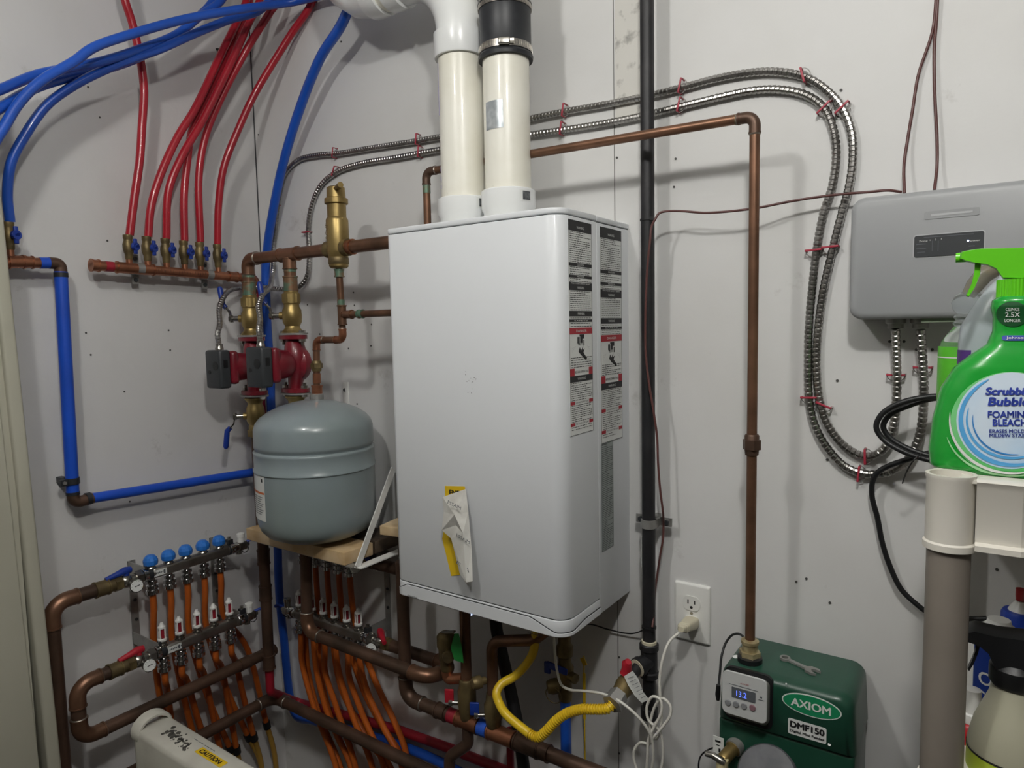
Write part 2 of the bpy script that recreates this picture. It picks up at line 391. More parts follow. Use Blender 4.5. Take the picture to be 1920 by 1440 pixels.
vslab(MB(), lambda i: rr_xy(x0+.003, x1-.003, yf+.003, -.002, RAD, i), .985, 1.685, .001).build('inner_chassis', gap_m, boiler)
vslab(MB(), lambda i: rr_xy(x0, x1, yf, ym-.0016, RAD, i), z0+.004, .9905, .001).build('bottom_panel', boilerw, boiler, ang=50)
# raised chin along the bottom with its slanted ends and dark seam
outl = rr_xy(x0, x1, yf, ym, RAD, 0, 10)[2:-0 or None]
peri = [p for p in outl]
# arc-length along the front perimeter: left face start -> right side
seq = [(x0, ym)] + peri + [(x1, ym)]
acc = [0]
for a, b in zip(seq, seq[1:]): acc.append(acc[-1]+math.dist(a, b))
tot = acc[-1]
def per(s):
    for i in range(len(acc)-1):
        if s <= acc[i+1]+1e-9:
            t = (s-acc[i])/max(acc[i+1]-acc[i], 1e-9); a, b = seq[i], seq[i+1]; return (a[0]+(b[0]-a[0])*t, a[1]+(b[1]-a[1])*t)
    return seq[-1]
def nrm(s):
    a = per(max(s-.004, 0)); b = per(min(s+.004, tot)); d = V((b[0]-a[0], b[1]-a[1], 0)).normalized(); return V((d.y, -d.x, 0))
lw = ym-yf
def topz(s):
    s1 = lw; L1 = x1-x0
    t = (s-s1)/(L1)
    if t < 0: return .976
    if t < .06: return .976+(.987-.976)*t/.06
    if t < .80: return .987
    if t < .93: return .987-(.987-.969)*(t-.80)/.13
    if t < 1.02: return .969
    return .969+min((t-1.02)/.1, 1)*.006
N = 110; ls_o = []
top, bot, topi, boti = [], [], [], []
mb = MB(); loopsA = []
for i in range(N+1):
    s = tot*i/N; x, y = per(s); n = nrm(s); p = V((x, y, 0)); tz = topz(s)
    loopsA.append([p+UP*(z0-.001), p+n*.0018+UP*(z0+.001), p+n*.0018+UP*(tz-.001), p+UP*tz])
mb.loops(loopsA); mb.build('bottom_lip', boilerw, boiler)
mb = MB(); loopsA = []
for i in range(N+1):
    s = tot*i/N; x, y = per(s); n = nrm(s); p = V((x, y, 0)); tz = topz(s)
    loopsA.append([p+UP*(tz-.0002), p+n*.0012+UP*(tz-.0002), p+n*.0012+UP*(tz+.0013), p+UP*(tz+.0013)])
mb.loops(loopsA); mb.build('lip_seam', gap_m, boiler)
for i, (px, py, w) in enumerate(((773, 1119, .026), (1003, 1189, .03))):
    q = B(px, py, .2625); text('NAVIEN' if i else 'CONDENSING', q, XP, UP, .0042, ink, boiler, 'brand_lettering', w=w, th=.0002)
MB().sphere(B(884, 1153, .262), .0012, 8).build('indicator_light', led, boiler)
# label strips on the right side: y towards the wall is to the right in view
xl = x1+.0006
def strip(name, lab, ya, yb, za, zb, rows, base=paper):
    """rows: (kind, height fraction); drawn from the top down; ya = near edge, yb = far edge"""
    q = MB().bx(xl-.0006, xl, ya, yb, zb, za).build(name, base, boiler, smooth=False); plab(q, lab)
    rds = []; bk, tx, wh = MB(), MB(), MB(); H = za-zb; Wd = yb-ya; z = za; e = .0003
    def rect(m, u0, u1, v0, v1, d=e):      # u along the strip width, v world z
        m.add([V((xl+d, ya+Wd*u0, v0)), V((xl+d, ya+Wd*u1, v0)), V((xl+d, ya+Wd*u1, v1)), V((xl+d, ya+Wd*u0, v1))], [[0, 1, 2, 3]])
    # thin frame
    for u0, u1 in ((0, .012), (.988, 1)): rect(bk, u0, u1, zb, za)
    rect(bk, 0, 1, za-.0006, za); rect(bk, 0, 1, zb, zb+.0006)
    rnd = random.Random(len(rows))
    for k, h, *tt in rows:
        hh = H*h; zt = z; z -= hh
        if k == 'b': rect(bk, .01, .99, z, zt); 
        if k == 'r': rds.append(MB()); rect(rds[-1], .01, .99, z, zt)
        if k == 'rr': rds.append(MB()); rect(rds[-1], .01, .2, z, zt); rds.append(MB()); rect(rds[-1], .82, .99, z, zt)
        if k in 'b r rr'.split() and tt:
            t_ = text(tt[0], (xl, ya+Wd*.5, (z+zt)/2), YP, UP, min(hh*.5, .0042), None, w=Wd*tt[1], th=.0006)
            if k == 'rr': tx.add(t_.v, t_.f)
            else: t_.build('heading', paper, q, smooth=False)
        if k == 't':
            n = max(1, int(hh/.0034))
            for i in range(n):
                zz = zt-hh*(i+.5)/n; u = .05
                uend = rnd.choice((.95, .93, .9, .96, .5, .7)) 
                while u < uend:
                    w = rnd.uniform(.03, .12); rect(tx, u, min(u+w, uend), zz-.0005, zz+.0006); u += w+.022
        if k == 'pic':
            cz = zt-hh*.24; cy = ya+Wd*.5
            for dy, w_, h_, dz in ((-.012, .003, .011, -.001), (-.008, .004, .013, -.002), (.0, .008, .012, 0), (.007, .006, .006, .004), (.009, .003, .010, -.006), (.002, .016, .003, .007)):
                s_ = Wd/.08; tx.box((xl+e, cy+dy*s_, cz+dz), (.0001, w_*s_, h_))
            hand = [(-.006, .004), (-.001, -.002), (.006, .006), (.004, -.002), (.012, .001), (.007, -.006), (.014, -.012), (.02, -.016), (.016, -.02), (.006, -.014), (-.002, -.010), (-.010, -.004)]
            tx.add([V((xl+e, cy+a*Wd/.08, zt-hh*.68+b)) for a, b in hand], [list(range(len(hand)))])
            tt_ = text(tt[0], (xl, cy-.004, zt-hh*.44), YP, UP, .0045, None, w=Wd*.18, th=.0006); tx.add(tt_.v, tt_.f)
            for sx in (-1, 1):
                for j in range(3): tx.add([V((xl+e, cy+sx*Wd*(.15+.07*j), zt-hh*(.5+.06*j))), V((xl+e, cy+sx*Wd*(.4), zt-hh*(.62+.1*j))), V((xl+e, cy+sx*Wd*(.4), zt-hh*(.625+.1*j)))], [[0, 1, 2]])
    for r_ in rds: r_.build('red_band', inkr, q, smooth=False)
    for m, n_, mt_ in ((bk, 'black_bands', ink), (tx, 'fine_print', ink)):
        if m.v: m.build(n_, mt_, q, smooth=False)
    return q
rows1 = [('b', .012), ('b', .037, 'WARNING', .3), ('t', .145), ('b', .016, 'CAUTION', .3), ('t', .04), ('b', .013, 'NOTICE', .3), ('t', .02), ('b', .012, 'FOR YOUR SAFETY READ', .8), ('b', .026, 'WARNING', .3), ('t', .095), ('b', .026, 'WARNING', .3), ('t', .014), ('b', .012, 'SAFETY', .6), ('t', .027),
         ('r', .03, 'DANGER', .45), ('pic', .105, 'HOT'), ('t', .055), ('rr', .035, 'BEFORE OPERATING', .58), ('b', .03, 'WARNING', .35), ('t', .09), ('rr', .016, 'LIGHTING INSTRUCTIONS', .55), ('t', .085), ('rr', .016, 'TO TURN OFF GAS', .55), ('t', .023)]
strip('warning_label', 'tall black, white and red warning label on the front cover', -.2365, -.1545, 1.677, 1.312, rows1)
strip('warning_label', 'tall black, white and red warning label on the rear casing, nearer the wall', -.122, -.034, 1.677, 1.282, [(k, h, *[('BURN' if t == 'HOT' else t) for t in tt]) for k, h, *tt in rows1])
strip('rating_plate', 'narrow grey foil rating plate', -.124, -.0755, 1.2805, 1.078, [('t', .02), ('b', .0), ('t', .30), ('t', .3), ('t', .37)], greylab)
m = MB(); rs_ = random.Random(5)
for k in range(16):
    q_ = B(880+rs_.gauss(0, 6), 714+rs_.gauss(0, 10), .2603); m.cyl(q_, q_+V((0, -.0002, 0)), rs_.uniform(.0004, .0012), n=6)
m.build('grey_scuff', mat('scuff_grey', '8d8e90', .7), boiler, smooth=False)
# torn energy sticker and its hanging backing paper on the front
q = MB(); e0 = yf-.0008
def FB(px, py, o=.261): return B(px, py, o)
MB().prism([FB(834, 911), FB(871, 912), FB(874, 930), FB(845, 1000), FB(862, 1078), FB(846, 1080), FB(829, 1010), FB(836, 975)], (0, .0006, 0)).build('energy_sticker', yellab, boiler, smooth=False)
text('ENE', FB(852, 924, .2612), XP, UP, .009, ink, boiler, 'sticker_lettering', bold=.09, w=.024)
# crumpled sheet: folded polygons with depth
cs = [B(830, 932, .266), B(873, 917, .262), B(878, 960, .268), B(884, 1030, .275), B(886, 1090, .285), B(876, 1098, .287), B(862, 1075, .285), B(846, 1010, .279), B(828, 994, .282), B(832, 960, .272), B(852, 965, .284), B(868, 1000, .284), B(855, 985, .276), B(874, 1092, .292)]
mb = MB()
fcs = [[0, 1, 10], [0, 10, 9], [9, 10, 8], [1, 2, 10], [10, 2, 11], [8, 10, 12], [12, 10, 11], [8, 12, 7], [12, 11, 7], [2, 3, 11], [11, 3, 13], [3, 4, 13], [4, 5, 13], [7, 11, 13], [7, 13, 6], [6, 13, 5]]
mb.add(cs, fcs); mb.add([c+V((0, .0006, 0)) for c in cs], [f[::-1] for f in fcs])
bp = mb.build('backing_paper', crumple, boiler, smooth=False)
for px, py, a, s_ in ((852, 947, 15, 'ESSAIM'), (868, 1010, 18, 'ESSAIM'), (868, 1062, 22, 'ESSA')):
    q_ = B(px, py, .2865); text(s_, q_, (math.cos(math.radians(a)), 0, -math.sin(math.radians(a))), (math.sin(math.radians(a)), 0, math.cos(math.radians(a))), .0065, inkg, bp, 'paper_print', w=.032)

# ================================================================== VENTS
yv = -.132
va, vb = V((.855, yv, 0)), V((.965, yv, 0))
zt_b = z1+.003
def collar(mb, c, za, zb):
    return mb.lathe([(.0485, za), (.0485, za+.022), (.0525, za+.03), (.0525, zb-.002), (.0505, zb), (.045, zb)], (c.x, c.y, 0), UP, 40)
vl = T('pvc_vent_pipe', 'left white vent pipe rising from the boiler into a wide elbow', 'vent pipe', (va.x, va.y, zt_b), 'vent pipes')
zc = B(860, 113, -yv).z; zax = B(700, 31, -yv).z+.047
R3 = .0445
zel = zc+.045
MB().cyl((va.x, va.y, zt_b), (va.x, va.y, zel-.01), R3, n=40).build('pipe', pvc, vl)
collar(MB(), va, zt_b, zt_b+.062).build('base_coupling', pvcw, vl)
# elbow towards the left and slightly up
Re = zax-(zc+.05)
dirl = V((-.97, .0, .0)); 
pth = [V((va.x, yv, zc)), V((va.x, yv, zc+.045)), V((va.x, yv, zc+.046))]
cc = V((va.x-Re, yv, zc+.05))
arc = [cc+V((math.cos(a)*Re, 0, math.sin(a)*Re)) for a in [math.radians(q) for q in range(0, 91, 9)]]
mb = MB().tube([V((va.x, yv, zc)), V((va.x, yv, zc+.003)), V((va.x, yv, zc+.046)), V((va.x, yv, zc+.048))]+arc+[arc[-1]+V((-.004, 0, 0)), arc[-1]+V((-.006, 0, 0)), arc[-1]+V((-.042, 0, 0))], [.0505, .052, .052, .046]+[.046]*len(arc)+[.046, .0515, .0515], 40)
mb.build('elbow', pvcw, vl)
mb = MB(); a = V((va.x-.012, yv-.0452, zc+.125)); mb.tube([a+V((math.cos(q)*.015-.01, 0, math.sin(q)*.010+.004)) for q in [2*PI*i/20 for i in range(21)]], .0012, 6).build('mould_mark', pvcw, vl)
hx = arc[-1].x-.042; hz = arc[-1].z
MB().cyl((hx-.001, yv, hz), (hx-.03, yv, hz), R3, n=40).build('joint_pipe', pvc, vl)
MB().tube([V((hx-.018, yv, hz)), V((hx-.055, yv, hz)), V((hx-.056, yv, hz)), V((hx-.09, yv, hz+.008)), V((hx-.13, yv, hz+.035)), V((hx-.16, yv, hz+.085)), V((hx-.17, yv, hz+.16)), V((hx-.17, yv, HC))], [.0515, .0515, .0465, .0465, .0465, .0465, .0465, .0465], 40).build('upper_elbow', pvcw, vl)
mb = MB()
for dz, w_, h_ in ((.30, .002, .05), (.28, .0015, .09), (.24, .002, .03), (.12, .002, .01), (.10, .002, .012), (.085, .002, .008)):
    q = V((va.x-.030, yv-.0332, zt_b+dz)); mb.box(q, (w_, .0012, h_), X=(1, -.9, 0), Y=(.9, 1, 0))
mb.build('pipe_print', mat('purple_pipe_print', '8e88a6', .5), vl)
vr = T('pvc_vent_pipe', 'right white vent pipe joined by a black rubber sleeve above the boiler', 'vent pipe', (vb.x, vb.y, zt_b), 'vent pipes')
MB().cyl((vb.x, vb.y, zt_b), (vb.x, vb.y, HC), R3, n=40).build('pipe', pvc, vr)
collar(MB(), vb, zt_b, zt_b+.064).build('base_coupling', pvcw, vr)
zr0 = B(945, 117, -yv).z; zr1 = B(945, 8, -yv).z
rs = MB().lathe([(.0445, zr0), (.0515, zr0), (.0525, zr0+.006), (.049, zr0+.012), (.049, zr1-.010), (.052, zr1-.005), (.0445, zr1)], (vb.x, vb.y, 0), UP, 40).build('rubber_sleeve', rubber, vr)
for zc_ in (zr0+.018, zr1-.008):
    mb = MB().lathe([(.0485, zc_-.0065), (.0508, zc_-.0065), (.0508, zc_+.0065), (.0485, zc_+.0065)], (vb.x, vb.y, 0), UP, 48)
    cl = mb.build('hose_clamp', steel, rs)
    ca = math.radians(-58); cpt = V((vb.x+math.cos(ca)*.053, vb.y+math.sin(ca)*.053, zc_))
    tg = V((-math.sin(ca), math.cos(ca), 0))
    m2 = MB().box(cpt, (.022, .007, .013), X=tg, Y=V((math.cos(ca), math.sin(ca), 0)), bev=.0025); m2.hexn(cpt+tg*.011, cpt+tg*.018, .0048)
    for k in range(60):
        a = 2*PI*k/60; m2.box((vb.x+math.cos(a)*.0510, vb.y+math.sin(a)*.0510, zc_), (.0005, .0018, .008), X=(math.cos(a), math.sin(a), 0), Y=(-math.sin(a), math.cos(a), 0))
    m2.build('clamp_screw', nickel, rs)
# silver foil sticker wrapped on the pipe
def wrap(mb, c, r, a0, a1, za, zb, n=10):
    o = [V((c.x+math.cos(a0+(a1-a0)*i/n)*r, c.y+math.sin(a0+(a1-a0)*i/n)*r, 0)) for i in range(n+1)]
    vs = [p+UP*za for p in o]+[p+UP*zb for p in o]
    return mb.add(vs, [[i, i+1, i+n+2, i+n+1] for i in range(n)])
zs0, zs1 = B(928, 243, .17).z, B(928, 190, .17).z
wrap(MB(), vb, R3+.0006, math.radians(-116), math.radians(-64), zs0, zs1).build('foil_sticker', mat('silver_foil', 'a9b0b4', .3, .5, h2='c9ced0', scale=60), vr)
for c, p in ((va, vl), (vb, vr)):
    za = zt_b+.038
    a0 = math.radians(-32 if c is vb else -24)
    q = wrap(MB(), c, .0530, a0, a0+.5, za, za+.02).build('coupling_sticker', paper, p)
    wrap(MB(), c, .0534, a0+.12, a0+.46, za+.002, za+.018).build('sticker_print', mat('dark_print', '34373a', .5, h2='6c6f70', scale=70, lo=.5, hi=.7), p)

# ================================================================== BLUE AND RED PEX TUBES, UPPER LEFT
def toceil(P, z=HC-.002):
    P = [V(p) for p in P]; d = (P[-1]-P[-2]).normalized(); d = V((d.x*.35, d.y*.35, max(d.z, .4))); k = (z-P[-1].z)/d.z
    if k > 0: P.append(P[-1]+d*k)
    for p in P: p.x = max(p.x, .012); p.y = min(p.y, -.012)
    return P
def pex(name, lab, cat, pts, r, m, grp, ends=None):
    o = hose(name, pts, r, m, k=12, n=16); tag(o, lab, cat, grp); return o
GB = 'blue pex tubes sweeping across the left wall'
pex('blue_tube', 'uppermost blue tube, arching across the red tubes and leaving the picture on the left', 'tube',
    toceil([V((.175, RY+.002, 1.72)), V((.18, -1.6, 1.60)), V((.175, -1.05, 1.60))]+Ls([(-60, 330, .165), (0, 250, .16), (35, 194, .16), (76, 153, .165), (139, 115, .17), (174, 90, .175), (253, 62, .18), (347, 36, .20), (451, 17, .23), (548, 4, .262), (600, -8, .34), (680, -24, .48)])), .0096, bluepex, GB)
pex('blue_tube', 'blue tube curving down to the blue-handled valve at the left edge', 'tube',
    toceil([L(19, 416, .045), *Ls([(14, 365, .05), (21, 305, .06), (45, 257, .07), (87, 198, .085), (139, 160, .10), (194, 132, .115), (243, 112, .125), (300, 92, .135), (365, 63, .15), (430, 37, .17), (490, 17, .205)])]), .0096, bluepex, GB)
pex('blue_tube', 'blue tube leaving the picture highest on the left edge', 'tube',
    toceil([V((.20, RY+.002, 1.85)), V((.215, -1.6, 1.76)), V((.20, -1.05, 1.80))]+Ls([(-60, 190, .165), (0, 168, .155), (70, 140, .135), (132, 127, .125), (194, 114, .13), (257, 94, .13), (330, 65, .125), (375, 30, .12), (418, -4, .12)])), .0096, bluepex, GB)
pex('blue_tube', 'blue tube under the highest one, leaving the left edge between two others', 'tube',
    toceil([V((.15, RY+.002, 1.65)), V((.15, -1.6, 1.66)), V((.15, -1.05, 1.68))]+Ls([(-60, 240, .15), (0, 203, .147), (40, 178, .125), (80, 160, .105), (132, 145, .092), (194, 131, .095), (264, 106, .098), (320, 72, .10), (365, 38, .10), (402, -4, .10)])), .0096, bluepex, GB)
GR = 'red pex tubes rising from the red manifold valves'
red = [[(243, 441, .046), (252, 370, .05), (262, 300, .055), (266, 240, .06), (270, 170, .065), (266, 130, .07), (258, 85, .075), (247, 40, .08), (233, -5, .085)],
       [(278, 444, .046), (283, 389, .05), (299, 333, .057), (333, 257, .068), (365, 205, .08), (413, 104, .09), (447, 35, .095), (462, 0, .10)],
       [(312, 448, .046), (316, 358, .055), (340, 295, .067), (382, 222, .08), (434, 115, .11), (466, 45, .13), (487, 0, .14)],
       [(346, 452, .046), (345, 368, .048), (350, 312, .05), (361, 240, .05), (385, 190, .055), (415, 130, .062), (440, 70, .07), (468, 0, .09)],
       [(376, 454, .046), (373, 330, .05), (385, 257, .06), (410, 194, .075), (462, 94, .12), (505, 25, .18), (520, 2, .20)],
       [(408, 458, .046), (410, 382, .055), (420, 313, .07), (448, 240, .095), (479, 174, .125), (542, 70, .21), (587, 0, .285)]]
rl = ['leftmost red tube, standing almost straight on its own', 'second red tube from the left on the valve row', 'third red tube from the left on the valve row', 'fourth red tube from the left, passing behind the others',
      'fifth red tube from the left on the valve row', 'rightmost red tube, leaning far over to the right at the top']
for p, l in zip(red, rl): pex('red_tube', l, 'tube', toceil(Ls(p)), .0092, redpex, GR)
P = Bs([(508, 752, .035), (507, 690, .03), (503, 640, .03), (499, 560, .03), (498, 500, .03), (503, 450, .032), (512, 395, .035), (530, 310, .045), (560, 210, .06), (600, 110, .075), (650, 25, .09)])
bx0 = B(523, 1100, .035).x
pex('blue_tube', 'thick blue tube rising beside the corner, bending right under the white elbow at the top', 'tube', toceil([V((1.5, -.03, .33)), B(831, 1432, .02), B(690, 1378, .02), B(590, 1352, .02), V((bx0+.03, -.022, B(535, 1330, .022).z)), V((bx0+.004, -.03, .60)), V((bx0, -.035, .75)), V((P[0].x-.002, -.035, .9)), V((P[0].x, -.035, 1.1))]+P), .0118, bluepex, None)

xp1 = (B(466, 560, .15).x+B(480, 755, .15).x)/2
# red manifold with six valves
def small_valve(parent, base, top, side, hm=bluevalve, s=1., hd=None):
    """brass body from base to top, blue handle on the side facing `side`"""
    base = V(base); top = V(top); d = (top-base).normalized(); Ln = (top-base).length
    b = MB().lathe([(.0075*s, 0), (.0088*s, .004), (.0088*s, Ln*.22), (.0105*s, Ln*.3), (.0122*s, Ln*.42), (.0122*s, Ln*.62), (.0105*s, Ln*.72), (.0092*s, Ln*.8), (.0106*s, Ln*.86), (.0106*s, Ln), (.008*s, Ln)], base, d, 20)
    c = base+d*Ln*.52; side = V(side).normalized(); b.cyl(c, c+side*.018*s, .006*s)
    v = b.build('valve', brass_d, parent)
    h = MB().cyl(c+side*.016*s, c+side*.024*s, .0098*s, n=12)
    u = V(hd).normalized() if hd else d
    h.box(c+side*.020*s, (.0085*s, .036*s, .006*s), X=u.cross(side), Y=u, bev=.0015); h.cyl(c+side*.024*s+u*.001, c+side*.0255*s, .005*s, n=10)
    h.box(c+side*.020*s, (.021*s, .008*s, .006*s), X=u.cross(side), Y=u, bev=.0015)
    h.build('handle', hm, v); return v
rm0, rm1 = L(170, 497, .045), L(462, 521, .045)
redm = T('copper_manifold', 'copper manifold bar with six blue-handled valves under the red tubes', 'manifold', rm0)
MB().cyl(rm0, rm1, .0115, n=24).build('pipe', copper_l, redm)
sleeve(MB(), rm0, mid(rm0, rm1, .045), .0135).build('end_cap', copper_l, redm)
for t_ in (.075, .955): MB().cyl(mid(rm0, rm1, t_), mid(rm0, rm1, t_+.045), .0121, n=24).build('red_tape_band', redtape, redm)
sleeve(MB(), mid(rm0, rm1, .14), mid(rm0, rm1, .36), .0132).build('tee', copper_l, redm)
sleeve(MB(), mid(rm0, rm1, .86), mid(rm0, rm1, .93), .0132).build('reducer', copper_l, redm)
vx = [(243, 500, 441), (278, 503, 444), (313, 506, 448), (347, 509, 452), (377, 512, 455), (410, 514, 459)]
for px, pb, pt in vx:
    q = L(px, pb, .045); tpt = L(px, pt, .045); tpt.x, tpt.y = q.x, q.y
    MB().cyl(q, mid(q, tpt, .32), .0075, n=16).build('branch_pipe', copper_l, redm)
    small_valve(redm, mid(q, tpt, .22), tpt, (1, .40, 0))
mb = MB()
for t_ in (.39, .45, .54, .61, .68, .74):
    q = mid(rm0, rm1, t_)+V((.0112, -.003, 0))
    for k in range(4): mb.box(q+V((0, .007*k-.01, .001*((k*7) % 3-1))), (.0006, .0008, .006), X=(1, -.3, 0), Y=(.3, 1, 0))
mb.build('stamped_marks', mat('dark_marks', '4a2c22', .6), redm, smooth=False)
def strap_clamp(pt, axis, nrm_, r, off, lab, grp, vert=True):
    """two-screw galvanised pipe strap around a pipe at pt"""
    t = T('pipe_clamp', lab, 'clamp', pt-nrm_*off, grp); ax = V(axis).normalized(); nrm_ = V(nrm_); sd = ax.cross(nrm_).normalized()
    m = MB().tube([pt-ax*.008, pt+ax*.008], r+.0022, 24)
    m.box(pt+sd*(r+.012)-nrm_*(off*.5-.0), (.016, .024, .003), X=ax, Y=sd); m.box(pt-sd*(r+.012)-nrm_*(off*.5), (.016, .024, .003), X=ax, Y=sd)
    m.box(pt-nrm_*(off*.25)+sd*(r), (.016, .004, off*.5+.003), X=ax, Y=sd, Zd=nrm_); m.box(pt-nrm_*(off*.25)-sd*(r), (.016, .004, off*.5+.003), X=ax, Y=sd, Zd=nrm_)
    m.box(pt-nrm_*(off*.75), (.016, .010, off*.5), X=ax, Y=sd, Zd=nrm_)
    m.build('strap', galv, t)
    for s_ in (-1, 1): MB().hexn(pt+sd*s_*(r+.014)-nrm_*(off*.5), pt+sd*s_*(r+.014)-nrm_*(off*.5-.006), .005).build('screw', darkgrey, t)
    return t
for px, py, lb in ((262, 504, 'galvanised strap on the copper manifold, below the leftmost pair of valves'), (392, 515, 'galvanised strap on the copper manifold, between the two rightmost valves')):
    q = L(px, py, .045); strap_clamp(q, rm1-rm0, XP, .0115, .045, lb, 'straps on the red manifold')
# return leg from the manifold to the back: elbow, red pipe dropping behind the pumps
q = L(462, 521, .045)
run('copper_pipe', 'copper pipe with red tape dropping behind the left pump from the manifold end', 'pipe', [rm1+V((0, -.001, 0)), V((.045, -.055, rm1.z)), V((.045, -.055, 1.20)), V((xp1-.0, -.15, 1.16))], .0112, redtape, copper_l, R=.018)

# blue manifold at the left edge
bm0, bm1 = L(-8, 492, .045), L(108, 493, .045)
bz = bm0.z
bl_c = L(110, 494, .045); bot = V((.045, bl_c.y, L(145, 941, .045).z))
bluem = T('copper_manifold', 'short copper manifold with one blue-handled valve at the left edge of the picture', 'manifold', bm0)
MB().cyl(bm0, L(98, 493, .045), .0112, n=24).build('pipe', copper_l, bluem)
sleeve(MB(), L(15, 491, .045), L(45, 491, .045), .0135).build('tee', copper_l, bluem); sleeve(MB(), L(45, 491, .045), L(62, 492, .045), .0128).build('reducer', copper_l, bluem)
MB().cyl(L(74, 493, .045), L(93, 493, .045), .0122, n=24).build('blue_tape_band', blueins, bluem)
q = L(21, 491, .045); tpt = V((q.x, q.y, L(19, 417, .045).z))
MB().cyl(q, mid(q, tpt, .32), .0072, n=16).build('branch_pipe', copper_l, bluem)
small_valve(bluem, mid(q, tpt, .3), tpt, (1, .30, 0), s=1.0)
end = V((.045, -.045, L(480, 886, .045).z)); bot.z = L(145, 941, .045).z
bl = T('blue_wrapped_pipe', 'long blue-wrapped copper pipe running down the left wall and back to the corner', 'pipe', (bot.x, bot.y, bot.z))
def slv(a, b, name='copper_end'): return sleeve(MB(), a, b, .0128).build(name, copper_d, bl)
lo = V((.045, bot.y-.006, bot.z))
P = fillet([bm1, bl_c+V((0, .003, 0)), lo, end+V((0, 0, 0))], .018)
MB().tube([L(92, 493, .045), *corner(L(92, 493, .045), bl_c+V((0, .003, 0)), lo, .017), bl_c+V((0, .003, -.024))], .0128, 20).build('elbow', copper_d, bl)
a = bl_c+V((0, .003, -.018)); b = lo+V((0, 0, .02))
MB().tube([a, b], .0134, 24).build('vertical_pipe', blueins, bl)
MB().tube([lo+V((0, .028, .002)), end], .0118, 24).build('horizontal_pipe', blueins, bl)
MB().tube([lo+V((0, 0, .03)), *corner(lo+V((0, 0, .05)), lo, end, .014), lo+V((0, .04, .002))], .0128, 20).build('elbow', copper_d, bl)
for u_, v_ in ((a+V((0, 0, -.002)), a+V((0, 0, -.012))), (mid(b, a, .01), mid(b, a, -.004)), (lo+V((0, .026, .002)), lo+V((0, .036, .0025)))): MB().cyl(u_, v_, .0142, n=24).build('black_tape_band', rubber, bl)
MB().tube([end, V((.045, -.045, end.z)), V((.052, -.035, end.z)), V((.2, -.035, end.z+.0))], .0118, 20).build('end_pipe', blueins, bl)
q = L(136, 901, .045); q.y = lo.y+.0; q = V((.045, lo.y, L(138, 901, .045).z))
t = T('pipe_clamp', 'black hinged clamp holding the blue vertical pipe low on the left wall', 'clamp', (0, q.y, q.z))
MB().lathe([(.0136, -.007), (.0158, -.007), (.0158, .007), (.0136, .007)], q, UP, 24).box(q+V((-.022, -.008, 0)), (.045, .012, .014)).box(q+V((.006, -.02, 0)), (.012, .014, .014)).build('clamp_ring', rubber, t)
MB().hexn(q+V((.012, -.02, 0)), q+V((.016, -.02, 0)), .004).build('screw', galv, t)

# ================================================================== CIRCULATORS AND SUPPLY PIPES
OP = .15                     # distance of the pump pipes from the back wall
xp1 = B(470, 560, OP).x-.0; xp2 = B(545, 560, OP).x
xp1 = .165; xp2 = .317
zs = B(600, 470, OP).z       # supply pipe height
print('pumps x', B(470, 560, OP), B(545, 560, OP), B(485, 770, OP), B(560, 745, OP), zs)
xp1 = (B(466, 560, OP).x+B(480, 755, OP).x)/2; xp2 = (B(542, 530, OP).x+B(557, 740, OP).x)/2
zt1 = B(470, 629, OP).z; zb1 = B(475, 742, OP).z
zt2 = B(550, 625, OP).z; zb2 = B(555, 738, OP).z
print(xp1, xp2, zt1, zb1, zt2, zb2)
xsep = B(633, 440, OP).x
sup = T('copper_supply_pipe', 'aged copper supply pipe with elbow and tee above the two red pumps', 'pipe', (xp1, -OP, zt1+.1))
r1 = .0145
MB().tube(fillet([V((xp1, -OP, zt1+.105)), V((xp1, -OP, zs)), V((xsep-.02, -OP, zs))], .022), r1, 22).build('pipe', copper, sup)
elbows(sup, [V((xp1, -OP, zt1+.1)), V((xp1, -OP, zs)), V((xsep, -OP, zs))], r1, .022, copper, .018)
MB().cyl((xp2, -OP, zs), (xp2, -OP, zt2+.105), r1, n=22).build('branch_pipe', copper, sup)
mb = MB(); sleeve(mb, (xp2-.034, -OP, zs), (xp2+.034, -OP, zs), .0162); sleeve(mb, (xp2, -OP, zs-.008), (xp2, -OP, zs-.036), .0162); mb.build('tee', copper, sup)
for x, z in ((xp1, zt1), (xp2, zt2)):
    MB().cyl((x, -OP, z+.150), (x, -OP, z+.185), r1+.0006, n=22).build('patina_band', copper_p, sup)
    sleeve(MB(), (x, -OP, z+.104), (x, -OP, z+.140), .0168).build('adapter', copper_p, sup)
def lever(parent, c, ax, dirv, m=bluevalve, Ln=.085, bend=.018, w=.014):
    """flat steel lever leaving the stem, ending in a coated grip; ax = stem direction"""
    c = V(c); ax = V(ax).normalized(); d = V(dirv).normalized()
    s1 = MB().cyl(c, c+ax*.022, .007, n=14); s1.hexn(c+ax*.018, c+ax*.027, .009)
    p0 = c+ax*.021; sd = ax.cross(d).normalized(); p1 = p0+d*.02+ax*bend*.2; p2 = p0+d*.038+ax*bend
    for a, b in ((p0-d*.008, p1), (p1, p2)):
        dd = (b-a); s1.box((a+b)/2, (w*.85, dd.length+.003, .0028), X=sd, Y=dd)
    st = s1.build('stem', nickel, parent)
    p3 = p2+d*(Ln-.038)
    MB().tube([p2-(p2-p1)*.5, p2, p2+d*.01, p3-d*.006, p3], [w*.42, w*.5, w*.5, w*.52, w*.3], 12).build('lever_grip', m, parent)
